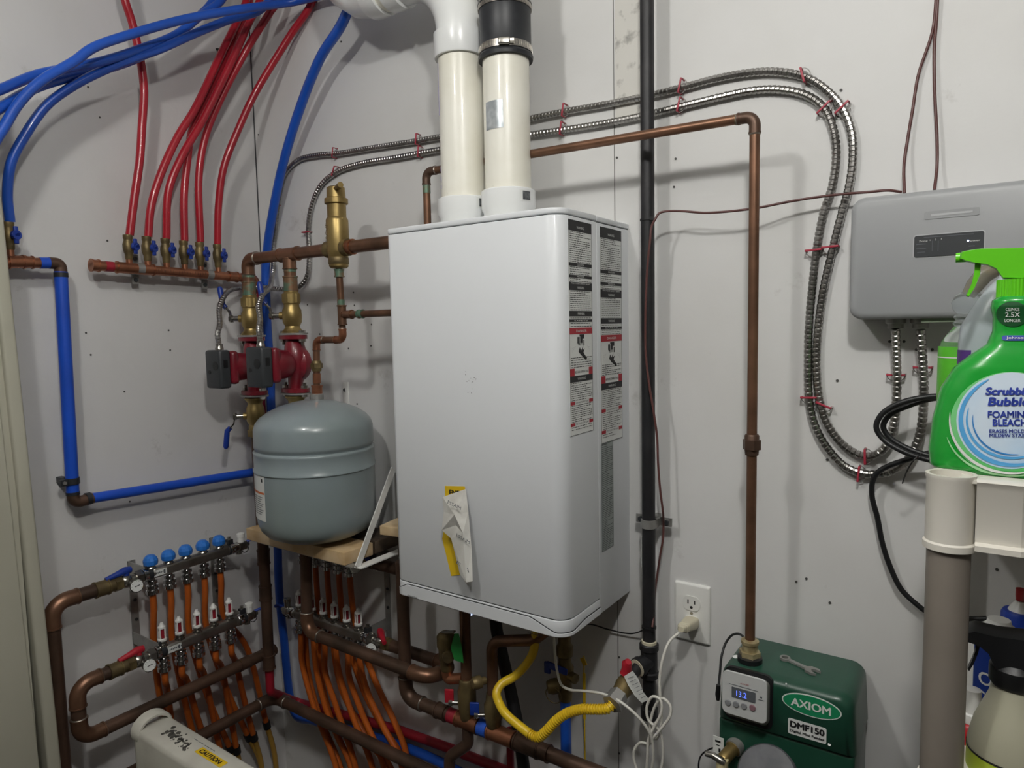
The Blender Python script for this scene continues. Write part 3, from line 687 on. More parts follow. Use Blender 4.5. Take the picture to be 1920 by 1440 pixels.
def brass_valve(lab, base, Hh, lev_ax, lev_dir, lower=False):
    x, y, z = base; t = T('isolation_valve', lab, 'valve', base, 'isolation valves on the pumps')
    if lower: pr = [(.014, 0), (.0165, .003), (.0165, Hh*.18), (.0185, Hh*.2), (.0185, Hh*.30), (.017, Hh*.32), (.0225, Hh*.42), (.0235, Hh*.62), (.0225, Hh*.74), (.018, Hh*.84), (.0185, Hh*.88), (.026, Hh*.97), (.026, Hh)]
    else: pr = [(.026, 0), (.026, Hh*.04), (.0185, Hh*.12), (.0175, Hh*.17), (.0225, Hh*.26), (.0235, Hh*.42), (.0225, Hh*.55), (.0185, Hh*.62), (.0185, Hh*.68), (.0205, Hh*.70), (.0205, Hh*.93), (.0175, Hh*.95), (.0175, Hh), (.014, Hh)]
    b = MB().lathe(pr, base, UP, 26); b.hexn((x, y, z+Hh*(.03 if lower else .72)), (x, y, z+Hh*(.2 if lower else .92)), .0222)
    cc = V((x, y, z+Hh*(.55 if lower else .42))); ax = V(lev_ax).normalized(); b.cyl(cc, cc+ax*.030, .0095, n=16); b.build('body', brass, t)
    lever(t, cc+ax*.028, ax, lev_dir)
    return t
brass_valve('brass isolation valve with blue lever above the left red pump', (xp1, -OP, zt1), .105, (-.9, -.6, 0), (-.12, -.05, 1))
brass_valve('brass isolation valve with blue lever above the right red pump', (xp2, -OP, zt2), .105, (-.9, -.6, 0), (-.12, -.05, 1))
brass_valve('brass isolation valve below the left red pump, blue lever hanging down', (xp1, -OP, zb1-.11), .105, (-.8, -1, 0), (-.15, -.05, -1), True)
brass_valve('brass isolation valve below the right red pump, behind the grey tank', (xp2, -OP, zb2-.11), .105, (.9, .5, 0), (.0, .1, -1), True)
def pump(lab, x, zt, zb):
    c = V((x, -OP, (zt+zb)/2)); t = T('circulator_pump', lab, 'pump', c, 'red circulator pumps')
    for z, s_ in ((zt-.004, -1), (zb+.004, 1)):      # oval flanges
        f = MB(); ls = []
        for dz in (0, s_*.010):
            ls.append([V((x+math.cos(a)*(.034+.010*abs(math.cos(a))), -OP+math.sin(a)*.028, z+dz)) for a in [2*PI*i/32 for i in range(32)]])
        f.loops(ls); f.build('flange', pumpred, t)
        g = MB(); ls = []
        for dz in (s_*-.001, s_*-.005): ls.append([V((x+math.cos(a)*(.036+.011*abs(math.cos(a))), -OP+math.sin(a)*.030, z+dz)) for a in [2*PI*i/32 for i in range(32)]])
        g.loops(ls); g.build('valve_flange', galv, t)
        for sx in (-1, 1):
            bx_ = x+sx*.036; MB().hexn((bx_, -OP, z+s_*.010), (bx_, -OP, z+s_*.017), .0085).cyl((bx_, -OP, z+s_*.017), (bx_, -OP, z+s_*.024), .0045, n=12).hexn((bx_, -OP, z-s_*.005), (bx_, -OP, z-s_*.011), .008).build('bolt', nickel, t)
    h = (zt-zb)
    b = MB().tube([V((x, -OP, zb+.005)), V((x, -OP, zb+.02)), V((x+.004, -OP, zb+.036)), V((x+.008, -OP, c.z-.012)), V((x+.008, -OP, c.z+.014)), V((x+.004, -OP, zt-.03)), V((x, -OP, zt-.018)), V((x, -OP, zt-.005))], [.018, .017, .019, .026, .029, .024, .018, .018], 24)
    b.lathe([(.040, 0), (.044, .006), (.044, .02), (.036, .028), (.033, .03)], (x, -OP+.022, c.z), YN, 30)
    b.build('volute', pumpred, t)
    MB().lathe([(.028, 0), (.031, .012), (.035, .022), (.037, .05), (.036, .062)], (x, -OP-.008, c.z), YN, 30).build('motor', pumpred, t)
    MB().box((x, -OP-.072, c.z), (.070, .022, .084), bev=.009).build('motor_plate', pumpred, t)
    cb = MB().box((x-.002, -OP-.098, c.z-.003), (.064, .032, .096), bev=.007).build('control_box', darkgrey, t)
    MB().cyl((x+.012, -OP-.1135, c.z+.006), (x+.012, -OP-.1148, c.z+.006), .0115, n=20).cyl((x-.015, -OP-.1135, c.z-.010), (x-.015, -OP-.1148, c.z-.010), .005, n=14).build('speed_dial', black, cb)
    MB().box((x+.0297, -OP-.098, c.z+.01), (.0012, .012, .02)).build('side_recess', black, cb)
    mb = MB().lathe([(.010, 0), (.010, .006), (.0085, .008), (.0085, .016)], (x+.004, -OP-.096, c.z+.044), UP, 16); mb.build('cable_gland', nickel, cb)
    return t
pump('left red circulator pump with dark control box, nearest the room corner', xp1, zt1, zb1)
pump('right red circulator pump with dark control box, above the grey tank', xp2, zt2, zb2)

# brass air separator and the pipe to the boiler
sp = V((xsep, -OP, zs)); z_ = lambda py: B(632, py, OP).z
sep = T('air_separator', 'tall brass air separator with a vent cap between the pumps and the boiler', 'air separator', (xsep, -OP, z_(503)))
MB().lathe([(.018, z_(503)), (.022, z_(500)), (.022, z_(482)), (.024, z_(478)), (.0255, z_(470)), (.0255, z_(414)), (.024, z_(410)), (.0215, z_(408)), (.0215, z_(384)), (.0265, z_(382)), (.0265, z_(373)), (.0215, z_(371)), (.0205, z_(356)), (.0205, z_(352)), (.017, z_(350)), (0, z_(349.5))], (xsep, -OP, 0), UP, 32).build('body', brass, sep)
MB().lathe([(.0225, z_(496)), (.0232, z_(495)), (.0232, z_(484)), (.0225, z_(483))], (xsep, -OP, 0), UP, 32).build('lower_collar', brass_d, sep)
mb = MB()
for s_ in (-1, 1): mb.lathe([(.0165, .015), (.0195, .022), (.0195, .036), (.017, .036)], sp, (s_, 0, 0), 24)
mb.build('side_port', brass_d, sep)
c = V((xsep+.012, -OP-.012, z_(356))); MB().cyl(c, c+V((.028, -.012, .002)), .0045).cyl(c+V((.016, -.006, .001)), c+V((.034, -.0145, .002)), .0065).build('vent_valve', brass, sep)
text('DISCAL', (xsep-.0052, -OP-.0262, z_(442)), UP, (1, .25, 0), .010, brass_d, sep, 'cast_lettering', w=.05)
bp_ = run('copper_pipe', 'aged copper pipe between the brass separator and the boiler side', 'pipe', [sp+V((.03, 0, 0)), V((x0+.01, -OP, zs))], r1, copper, el=False)
sleeve(MB(), V((x0-.035, -OP, zs)), V((x0-.002, -OP, zs)), .0165).build('coupling', copper, bp_)
sleeve(MB(), V((xsep+.028, -OP, zs)), V((xsep+.05, -OP, zs)), .0165).build('coupling', copper_l, bp_)
# thin pipe from the separator down to the tank
r2 = .0080
zt_tee = B(645, 590, OP).z; zel1 = B(650, 637, OP).z; xr = xsep+.004
xd = B(596, 700, OP).x; ztank = B(597, 752, .17).z
tp = T('copper_tank_pipe', 'thin copper pipe zigzagging from the brass separator down to the grey tank', 'pipe', (xd, -OP, ztank))
pts_ = [V((xsep, -OP, z_(503))), V((xr, -OP, zel1)), V((xd, -OP, zel1)), V((xd, -OP-.006, ztank+.01))]
MB().tube(fillet(pts_, .013), r2, 18).build('pipe', copper, tp)
elbows(tp, pts_, r2, .013, copper_l, .012)
sleeve(MB(), (xsep, -OP, z_(505)), (xsep, -OP, z_(520)), .0105).build('adapter', copper_p, tp)
MB().cyl((xsep+.002, -OP, z_(562)), (xsep+.002, -OP, z_(578)), .0086).build('patina_band', copper_p, tp)
mb = MB(); sleeve(mb, (xr, -OP, zt_tee+.022), (xr, -OP, zt_tee-.024), .0100); sleeve(mb, (xr+.004, -OP, zt_tee), (xr+.034, -OP, zt_tee), .0092); mb.build('tee', copper, tp)
MB().cyl((xr, -OP, zt_tee), (x0+.01, -OP, zt_tee), .0078).build('side_branch', copper, tp)
sleeve(MB(), (xr+.055, -OP, zt_tee), (xr+.07, -OP, zt_tee), .0088).build('coupling', copper_p, tp)
zz = lambda py: B(597, py, OP).z
MB().hexn((xd, -OP-.003, zz(690)), (xd, -OP-.003, zz(681)), .0145).lathe([(.0105, zz(696)), (.012, zz(690)), (.012, zz(679)), (.0095, zz(676))], (xd, -OP-.003, 0), UP, 18).build('union', brass_d, tp)
sleeve(MB(), (xd, -OP-.005, zz(742)), (xd, -OP-.004, zz(722)), .0125).build('coupling', copper_l, tp)
MB().cyl((xd, -OP-.004, zz(718)), (xd, -OP-.0035, zz(700)), .0095).build('adapter', copper_l, tp)

# ================================================================== TANK ON ITS SHELF
tc = V((.413, -.172, 0)); tz0 = 1.003; Rk = .1395
tank = T('expansion_tank', 'grey round expansion tank standing on the wooden plank', 'tank', (tc.x, tc.y, tz0))
pf = [(.0, .0), (.06, .001), (.095, .008), (.12, .020), (.132, .034), (.1372, .05), (Rk, .07), (Rk, .172), (Rk+.0028, .1735), (Rk+.0028, .1765), (Rk+.0004, .179), (Rk+.0002, .213), (Rk+.0015, .217), (Rk-.0005, .220), (Rk-.005, .2215), (Rk-.005, .2245), (Rk-.001, .228), (Rk-.0005, .234), (Rk-.0015, .270), (Rk-.006, .283), (Rk-.016, .295), (.105, .308), (.08, .319), (.05, .328), (.025, .332), (0, .3325)]
MB().lathe([(r, tz0+h) for r, h in pf], tc, UP, 72).build('tank_body', tankm, tank, ang=60)
MB().lathe([(.012, tz0+.330), (.016, tz0+.331), (.016, tz0+.345), (.011, tz0+.347)], (xd, -OP-.006, 0), UP, 20).build('connection_nipple', galv, tank)
a0, a1 = math.radians(-128), math.radians(-93)
lb = wrap(MB(), tc, Rk+.0006, a0, a1, tz0+.068, tz0+.172, 14).build('tank_label', paper, tank)
m = MB(); wrap(m, tc, Rk+.001, a0, a1-.02, tz0+.130, tz0+.135, 10); m.build('orange_stripe', ocher, lb)
m = MB(); wrap(m, tc, Rk+.001, a1-.09, a1-.05, tz0+.158, tz0+.166, 4); m.build('label_logo', ink, lb)
m = MB()
for k in range(9): wrap(m, tc, Rk+.001, a0+.04, a1-.05-(k % 3)*.04, tz0+.122-.005*k, tz0+.1235-.005*k, 8)
m.build('label_print', inkg, lb)
pz = 1.0
A_, Bq, Cq = Z(492, 998, pz), Z(645, 1037, pz), Z(690, 1016, pz)
ev = (Bq-A_); ev.z = 0; side_ = (Cq-Bq)
fl = ev.normalized(); bk_ = V((-fl.y, fl.x, 0)); wd_ = .088
A2 = Bq-fl*.37; 
plank = MB(); cpl = (Bq+A2)/2+bk_*wd_/2-UP*.015; plank.box(cpl, (.37, wd_, .03), X=fl, Y=bk_, bev=.0015)
tag(plank.build('wooden_plank', wood), 'pale pine plank at the front, under the grey tank', 'plank')
m = MB(); c2 = cpl+bk_*.094; m.box(c2, (.37, .085, .03), X=fl, Y=bk_, bev=.0015); tag(m.build('wooden_plank', woodd), 'darker rear plank under the back of the grey tank', 'plank')
cb = B(731, 1008, .12); tag(MB().box(V((.66, -.10, 1.0)), (.06, .05, .05), bev=.002).build('wooden_block', woodd), 'dark old wood block beside the boiler, right of the tank', 'block')
tag(MB().box(V((.655, -.085, 1.038)), (.14, .10, .022), X=(1, .15, 0), Y=(-.15, 1, 0), bev=.002).build('wooden_block', wood), 'pale pine offcut with a knot lying on the dark block', 'block')
sb = T('shelf_bracket', 'light grey steel strap bracket holding the right end of the planks', 'bracket', B(737, 880, .01))
p1, p2 = B(737, 880, .012), Bq+V((.028, .012, -.032))
m = MB(); dd = p2-p1; m.box((p1+p2)/2, (.003, dd.length, .017), X=(1, 0, 0), Y=dd); m.box(V((p2.x, (p2.y)/2, p2.z-.001)), (.024, abs(p2.y), .0025), X=XP, Y=YP); m.box(V((p2.x, -.0015, (p1.z+p2.z)/2)), (.024, .003, p1.z-p2.z+.04)); m.build('strap', white, sb)
m = MB().box(V(((A_.x+p2.x)/2-.02, cpl.y-.03, pz-.0315)), (p2.x-A_.x+.02, .02, .0025), X=fl, Y=bk_); m.build('plate', galv, sb)
tb = T('shelf_bracket', 'upright perforated strap end on the wall above the tank, right of the copper pipe', 'bracket', B(649, 770, 0))
q0, q1 = B(649, 716, .0), B(649, 800, .0)
m = MB().bx(q0.x-.010, q0.x+.010, -.003, 0, q1.z-.15, q0.z, .001); m.build('strap', white, tb); MB().cyl(B(646, 731, .003), B(646, 731, .0042), .0045).build('screw', black, tb)

# ================================================================== HEATING MANIFOLDS
def manifold(lab, P0, P1, n, ports, kind, hcol, vend, grp=None, drop=.05, labt=None, bleed=True):
    """bar from P0 to P1; n points away from the wall; vend = -1 valve at P0, +1 valve at P1"""
    P0 = V(P0); P1 = V(P1); d = (P1-P0).normalized(); n = V(n).normalized(); t = T('heating_manifold', lab, 'manifold', P0, grp)
    w = UP.cross(d).normalized(); rb = .0118
    b = MB().box((P0+P1)/2, ((P1-P0).length, .024, .026), X=d, Y=w, bev=.007)
    for s_, e_ in ((P0, d), (P1, -d)): b.cyl(s_-e_*.004, s_+e_*.006, .0135, n=20)
    b.build('bar', steel, t)
    # outlets
    bot = []
    for px in ports:
        c = P0+d*px
        f = MB().cyl(c-UP*.008, c-UP*.022, .0075, n=16).lathe([(.009, -.017), (.0125, -.018), (.0125, -.024), (.0095, -.025), (.0095, -.028), (.0142, -.029), (.0142, -.036), (.0115, -.038), (.0115, -.040), (.0150, -.041), (.0150, -.050), (.010, -.053)], c, UP, 18)
        f.build('port_nut', chrome, t); bot.append(c-UP*.048)
        if kind == 'cap':
            MB().lathe([(.010, .010), (.0125, .014), (.0095, .018), (.0095, .022)], c, UP, 16).build('port_stem', nickel, t)
            cp = MB().lathe([(.012, .020), (.0155, .022), (.0168, .027), (.0168, .033), (.014, .040), (.009, .045), (0, .047)], c, UP, 12)
            cp.build('blue_cap', bluecap, t, ang=20)
        else:
            MB().lathe([(.009, .010), (.012, .012), (.012, .017), (.009, .018), (.009, .021), (.0105, .022), (.0105, .026)], c, UP, 16).build('port_stem', nickel, t)
            fm = MB().lathe([(.0105, .024), (.0105, .030), (.0085, .031)], c, UP, 16).lathe([(.0088, .056), (.0088, .060), (.0055, .063), (.0035, .069), (0, .070)], c, UP, 16)
            for k in range(4):
                a = k*PI/2+.5; q = c+V((math.cos(a), math.sin(a), 0))*.0078; fm.cyl(q+UP*.029, q+UP*.058, .0018, n=8)
            fo = fm.build('flow_meter', white, t)
            MB().cyl(c+UP*.030, c+UP*.057, .0055, n=14).build('red_gauge_core', redtape, fo)
    # valve end
    S, e = (P0, -d) if vend < 0 else (P1, d)
    MB().tube([S, S+e*.010], .0145, 20).lathe([(.016, .010), (.0165, .012), (.0165, .020), (.015, .021)], S, e, 20).build('union_ring', chrome, t)
    vb_ = MB().hexn(S+e*.022, S+e*.038, .0170).cyl(S+e*.038, S+e*.052, .0125, n=18).sphere(S+e*.060, .0165, 16)
    vv = vb_.build('ball_valve', nickel, t, ang=30)
    MB().hexn(S+e*.070, S+e*.086, .0178).cyl(S+e*.086, S+e*.098, .0148, n=20).build('union_nut', brass_d, t, ang=30)
    hc = S+e*.058+UP*.018; hm = MB().cyl(hc-UP*.006, hc+UP*.010, .008, n=16)
    he = e if vend < 0 else (e*.3-d*.0+n*.2).normalized()
    m2 = hm.tube([hc+UP*.006-he*.012, hc+UP*.007, hc+he*.022+UP*.003, hc+he*.045-UP*.001], [.0075, .0095, .007, .0055], 10)
    m2.build('handle', hcol, vv)
    g = S+e*.045+n*.020-UP*.012; gn = (n*.9+V((CAM.x-g.x, CAM.y-g.y, 0)).normalized()*.7+UP*.25).normalized()
    gg = MB().cyl(S+e*.048, g, .005, n=12).lathe([(.015, -.006), (.0155, -.005), (.0155, .003), (.0135, .0035)], g, gn, 24).build('gauge', chrome, t)
    gx = UP.cross(gn).normalized(); gy = gn.cross(gx)
    fc = MB(); fc.lathe([(.0134, .0030), (.0134, .0037), (0, .0038)], g, gn, 24); fc.build('dial', glassm, gg)
    nd = MB().box(g+gn*.0042+gx*.001, (.012, .0016, .0003), X=gx+gy*.2, Y=gy-gx*.2, Zd=gn)
    for k in range(9):
        a = math.radians(-30+30*k); q = g+gn*.0041+(gx*math.cos(a)+gy*math.sin(a))*.0108; nd.box(q, (.0022, .0006, .0002), X=gx*math.cos(a)+gy*math.sin(a), Y=gy*math.cos(a)-gx*math.sin(a), Zd=gn)
    nd.build('needle', ink, gg)
    # far end
    S2, e2 = (P1, d) if vend < 0 else (P0, -d)
    MB().lathe([(.0145, .0), (.0165, .004), (.0165, .014), (.013, .016), (.013, .024)], S2, e2, 20).build('union_ring', chrome, t)
    eb = MB().box(S2+e2*.038, (.03, .022, .022), X=e2, Y=w, bev=.004).cyl(S2+e2*.03, S2+e2*.03-UP*.02, .008, n=14).cyl(S2+e2*.048, S2+e2*.060, .007, n=14)
    eo = eb.build('end_piece', nickel, t)
    MB().lathe([(.009, .010), (.009, .024), (.0105, .025), (.0105, .034), (.006, .036)], S2+e2*.038, UP, 14).build('bleed_cap', white if vend < 0 else nickel, eo)
    q = S2+e2*.052+UP*.006; MB().tube([q, q+e2*.012+n*.006+UP*.004, q+e2*.026+n*.012+UP*.001], [.004, .0035, .005], 8).build('drain_handle', bluevalve, eo)
    q = S2+e2*.050-UP*.012; MB().tube([q+(e2*math.cos(a)+UP*math.sin(a))*.010 for a in [2*PI*i/16 for i in range(16)]], .0012, 6, close=True).build('cap_tether', black, eo)
    if labt is not None:
        la, lb2 = labt
        lo_ = MB().box(P0+d*(la+lb2)/2+n*.0124+UP*.0, (lb2-la, .0006, .015), X=d, Y=n).build('bar_label', paper, t, smooth=False)
        text('manifold', P0+d*(la+lb2)/2+n*.0118, UP.cross(n), UP, .005, inkg, lo_, 'label_print', w=(lb2-la)*.5, th=.0003) if False else None
        m3 = MB().box(P0+d*(lb2-.006)+n*.0128, (.004, .0004, .010), X=d, Y=n)
        for k in range(8): m3.box(P0+d*(la+.006+k*.004)+n*.0128+UP*(.0005*(k % 2)), (.0026, .0004, .0035), X=d, Y=n)
        m3.build('label_print', inkg, lo_, smooth=False)
    return t, bot, S+e*.098
def tpos(P0, P1, f, o, pxs):
    d = (P1-P0).normalized(); res_ = []
    for x, y in pxs:
        q = f(x, y, o); res_.append((q-P0).dot(d))
    return res_
A0, A1 = L(283, 1080, .08), L(428, 1026, .08); A1.z = A0.z = (A0.z+A1.z)/2
a_p = tpos(A0, A1, L, .08, [(284, 1080), (317, 1068), (349, 1056), (381, 1044), (411, 1032)])
mlu, boA, eA = manifold('upper bar of the left-wall heating manifold, topped by five blue caps', A0, A1, XP, a_p, 'cap', bluevalve, -1, 'bars of the left-wall heating manifold', labt=(a_p[0]-.012, a_p[1]-.012))
B0, B1 = L(306, 1220, .12), L(444, 1163, .12); B0.z = B1.z = (B0.z+B1.z)/2
b_p = tpos(B0, B1, L, .12, [(306, 1220), (338, 1207), (371, 1193), (402, 1180), (431, 1168)])
mll, boB, eB = manifold('lower bar of the left-wall heating manifold, carrying five red and white flow meters', B0, B1, XP, b_p, 'flow', redlev, -1, 'bars of the left-wall heating manifold', labt=(b_p[0]+.004, b_p[1]-.004))
def mbracket(lab, y, zt_, zb_, oa, ob, f):
    """steel upright with two arms; y position along the wall"""
    t = T('manifold_bracket', lab, 'bracket', f(y, 0, zb_-.03), 'steel brackets of the heating manifolds')
    m = MB()
    def bxx(a0, a1, o0, o1, z0_, z1_):
        p = f(a0, o0, z0_); q = f(a1, o1, z1_); m.bx(min(p.x, q.x), max(p.x, q.x), min(p.y, q.y), max(p.y, q.y), z0_, z1_)
    bxx(y-.009, y+.009, .0, .003, zb_-.04, zt_+.02)
    m2 = m; bxx(y-.009, y-.006, 0, oa, zt_-.012, zt_+.02); bxx(y-.009, y-.006, 0, ob, zb_-.008, zb_+.022)
    m.build('bracket_plate', galv, t)
    for z, o in ((zt_, oa), (zb_, ob)):
        c = f(y, o, z); ax = f(y+1, o, z)-c
        MB().tube([c-ax*.007, c+ax*.007], .0150, 24).box(c+UP*.021, (.014, .014, .012), X=ax, Y=UP.cross(ax)).build('clamp_ring', rubber, t)
        MB().hexn(c+UP*.024, c+UP*.034, .005).build('clamp_screw', nickel, t)
    for z in (zt_-.03, (zt_+zb_)/2+.01, (zt_+zb_)/2-.04): q = f(y+.002, .003, z); q2 = f(y+.002, .005, z); MB().cyl(q, q2, .004, n=12).build('plate_screw', darkgrey, t)
    return t
fl_ = lambda a, o, z: V((o, a, z)); fb_ = lambda a, o, z: V((a, -o, z))
mbracket('steel bracket at the near end of the left-wall manifold', A0.y-.006, A0.z, B0.z, .08, .12, fl_)
mbracket('steel bracket at the corner end of the left-wall manifold', A1.y+.004, A0.z, B0.z, .08, .12, fl_)
# back wall pair
ob_ = .075
D0, D1 = B(556, 1147, ob_), B(684, 1196, ob_); D0.z = D1.z = (D0.z+D1.z)/2
d_p = tpos(D0, D1, B, ob_, [(562, 1149), (586, 1159), (607, 1166), (628, 1175), (651, 1184), (673, 1192)])
mbl, boD, eD = manifold('lower bar of the back-wall heating manifold under the tank, with six flow meters', D0, D1, YN, d_p, 'flow', redlev, 1, 'bars of the back-wall heating manifold')
E0, E1 = B(552, 1014, .05), B(664, 1051, .05); E0.z = E1.z = (E0.z+E1.z)/2; E1.x = B(655, 1050, .05).x
e_p = tpos(E0, E1, B, .05, [(567, 1020), (590, 1028), (612, 1036), (634, 1043), (655, 1051)])
mbu, boE, eE = manifold('upper bar of the back-wall heating manifold, half hidden under the tank shelf', E0, E1, YN, e_p, 'cap', bluevalve, 1, 'bars of the back-wall heating manifold')
mbracket('steel bracket at the right end of the back-wall manifold', D1.x+.012, E0.z, D0.z, .05, .075, fb_)
MB
# copper pipes feeding the left manifolds
q = eA; yl = L(100, 1200, .08).y
run('copper_pipe', 'thick brown copper pipe from the upper left manifold valve down the left wall', 'pipe', [q, V((.08, yl, q.z)), V((.08, yl, .001))], .0155, copper_d, copper, R=.035, ext=.02)
sleeve(MB(), q, q+V((0, -.03, 0)), .0175).build('adapter', brass_d, bpy.data.objects[[o.name for o in C.objects if o.type == 'EMPTY'][-1]])
yl2 = L(146, 1320, .12).y; zr = .5*(L(165, 1370, .12).z+L(500, 1233, .12).z)
print('ret', eB, yl2, zr)
last = run('copper_pipe', 'brown copper pipe making a U turn from the lower left manifold back to the corner', 'pipe', [eB, V((.12, yl2, eB.z)), V((.12, yl2, zr)), V((.12, -.105, zr))], .0148, copper_d, copper, R=.032, ext=.018)
sleeve(MB(), eB, eB+V((0, -.028, 0)), .0168).build('adapter', brass_d, last)
for k in (.78, .93): c = V((.12, yl2*(1-k)-.105*k, zr)); sleeve(MB(), c, c+V((0, .03, 0)), .0162, .0008).build('coupling', copper_d, last)
# vertical riser from the left pump to the return pipe, then the red taped pipe
xr1 = .094
rz = run('copper_pipe', 'tall brown copper riser in the corner below the left red pump', 'pipe', [V((xp1, -OP, zb1-.108)), V((xp1, -OP, zb1-.17)), V((xp1-.01, -OP+.01, .80)), V((xp1-.012, -OP+.01, zr+.0))], .0145, copper_d, el=False)
for z in (zr+.30, zr+.20, zr+.005): sleeve(MB(), V((xp1-.011, -OP+.01, z)), V((xp1-.0115, -OP+.01, z-.04)), .0162).build('coupling', copper_d, rz)
cr_ = run('red_taped_pipe', 'red-taped pipe dropping from the riser and running right low on the back wall', 'pipe', [V((xp1-.012, -.140, zr+.0)), V((xp1-.012, -.140, B(505, 1296, .14).z)), B(556, 1316, .022), B(743, 1367, .018), B(843, 1403, .018), B(1010, 1470, .018)], .0115, redtape, copper_d, R=.02, el=False)
# low horizontal brown pipe on both walls
lowz = .462
lo_p = run('copper_pipe', 'low brown copper pipe rounding the corner in front of the orange tubes', 'pipe', [V((.10, -.62, .468)), V((.10, -.10, .466)), V((.80, -.10, .455))], .0148, copper_d, copper_d, R=.03, ext=.022)
# supply to the back-wall manifold: down from the right pump, along, U turn
pz_ = B(680, 1225, .165).z
sp_ = T('copper_pipe', 'brown copper pipe below the tank plank, running right and turning back into a valve', 'pipe', (xp2, -.15, pz_))
pts_ = [V((xp2+.006, -OP, zb2-.108)), V((xp2+.012, -OP, .95)), V((xp2+.012, -.158, pz_)), V((B(800, 1262, .165).x, -.16, pz_-.006)), V((B(800, 1262, .165).x, -ob_, D1.z)), eD]
MB().tube(fillet(pts_, .032), .0145, 22).build('pipe', copper_d, sp_); elbows(sp_, pts_, .0145, .032, copper, .018)
# upper manifold feed towards the boiler (in the dark under the shelf)
run('copper_pipe', 'short dark copper pipe from the upper back-wall manifold valve behind the boiler', 'pipe', [eE, eE+V((.12, 0, 0))], .0150, copper_d, el=False)

# orange floor-heating tubes
GO = 'orange heating tubes of the left-wall manifold'
def otube(lab, pts, grp, tail=None, r=.0078):
    t = T('orange_tube', lab, 'tube', pts[0], grp)
    MB().tube(spline(pts, 8), r, 12).build('tube', orange, t)
    if tail:
        d = (V(pts[-1])-V(pts[-2])).normalized(); e = V(pts[-1])
        MB().cyl(e-d*.004, e+d*.018, r+.0028, n=14).build('black_coupling', black, t)
        MB().tube(spline([e, e+d*.12, V(tail)], 6), r*.95, 12).build('tan_tube', tan, t)
    return t
ordn = ['first', 'second', 'third', 'fourth', 'fifth']
ends = [(337, 1385), (372, 1418), (428, 1400), (462, 1378), (497, 1355)]
midp = [[(288, 1200), (306, 1330)], [(322, 1190), (350, 1330)], [(354, 1180), (391, 1310)], [(386, 1170), (424, 1290)], [(418, 1150), (463, 1215)]]
for i, (b_, e_, m_) in enumerate(zip(boA, ends, midp)):
    pts = [b_, b_-UP*.04] + [L(m_[0][0], m_[0][1], .062), L(m_[1][0], m_[1][1], .05), L(e_[0]+2, e_[1], .045)]
    otube(f'{ordn[i]} orange tube from the left under the blue caps of the left-wall manifold', pts, GO, V((.04, pts[-1].y+.03, .02)))
ends = [(328, 1400), (395, 1420), (415, 1420), (443, 1402), (475, 1378)]
midp = [[(313, 1290), (320, 1345)], [(350, 1275), (370, 1345)], [(382, 1262), (400, 1345)], [(415, 1250), (430, 1330)], [(441, 1240), (460, 1320)]]
for i, (b_, e_, m_) in enumerate(zip(boB, ends, midp)):
    pts = [b_, b_-UP*.03] + [L(m_[0][0], m_[0][1], .085), L(m_[1][0], m_[1][1], .065), L(e_[0], e_[1], .055)]
    otube(f'{ordn[i]} orange tube from the left under the flow meters of the left-wall manifold', pts, GO, V((.05, pts[-1].y+.02, .02)))
GO2 = 'orange heating tubes of the back-wall manifold'
ordn6 = ordn+['sixth']
dp = [[(566, 1240), (590, 1330), (632, 1445)], [(594, 1260), (615, 1340), (660, 1445)], [(610, 1260), (632, 1330), (668, 1445)], [(638, 1270), (662, 1345), (700, 1445)], [(655, 1270), (680, 1340), (722, 1445)], [(690, 1300), (720, 1365), (752, 1430)]]
for i, (b_, m_) in enumerate(zip(boD, dp)):
    pts = [b_, b_-UP*.03]+[B(x, y, o) for (x, y), o in zip(m_, (.070, .066, .062))]; pts.append(V((pts[-1].x+.03, pts[-1].y, .02)))
    otube(f'{ordn6[i]} orange tube from the left under the back-wall flow meters', pts, GO2)
ep = [[(572, 1170), (578, 1260), (600, 1345), (640, 1445)], [(598, 1160), (600, 1260), (628, 1370), (662, 1445)], [(621, 1165), (640, 1290), (700, 1400), (735, 1445)], [(645, 1170), (680, 1290), (722, 1370), (752, 1420)], [(668, 1175), (705, 1280), (738, 1350), (762, 1415)]]
for i, (b_, m_) in enumerate(zip(boE, ep)):
    pts = [b_, b_-UP*.02]+[B(x, y, o) for (x, y), o in zip(m_, (.050, .048, .045, .045))]; pts.append(V((pts[-1].x+.03, pts[-1].y, .02)))
    otube(f'{ordn[i]} orange tube from the left dropping from under the grey tank plank', pts, GO2)

# ================================================================== COPPER RUN OVER THE BOILER TO THE FEEDER
oc = .11
rc = .0080
xc = B(1411, 700, oc).x; zc_ = B(1415, 218, oc).z; xlft = B(800, 360, oc).x; zl = B(800, 322, oc).z
zf = .93
print('copper run z', zc_, zl, xc)
zcc = (zc_+zl)/2
run1 = T('copper_water_pipe', 'slim copper pipe crossing behind the white vents and turning down at the right', 'pipe', (xc, -oc, zf))
pts_ = [V((xlft, -oc, 1.60)), V((xlft, -oc, zl)), V((xc, -oc, zc_)), V((xc, -oc, zf))]
MB().tube(fillet(pts_, .015), rc, 20).build('pipe', copper, run1); elbows(run1, pts_, rc, .015, copper_d, .012)
zu = B(1409, 830, oc).z
MB().hexn((xc, -oc, zu-.011), (xc, -oc, zu+.005), .0145).lathe([(.0105, zu-.02), (.0115, zu-.010), (.0115, zu+.012), (.010, zu+.014)], (xc, -oc, 0), UP, 18).build('union', copper_d, run1)
MB().cyl((xlft, -oc, zl-.014), (xlft, -oc, zl-.045), rc+.0005).build('patina_band', copper_p, run1)
MB().cyl((xc-.015, -oc, zc_), (xc-.03, -oc, zc_), rc+.0006).build('patina_band', copper_p, run1)

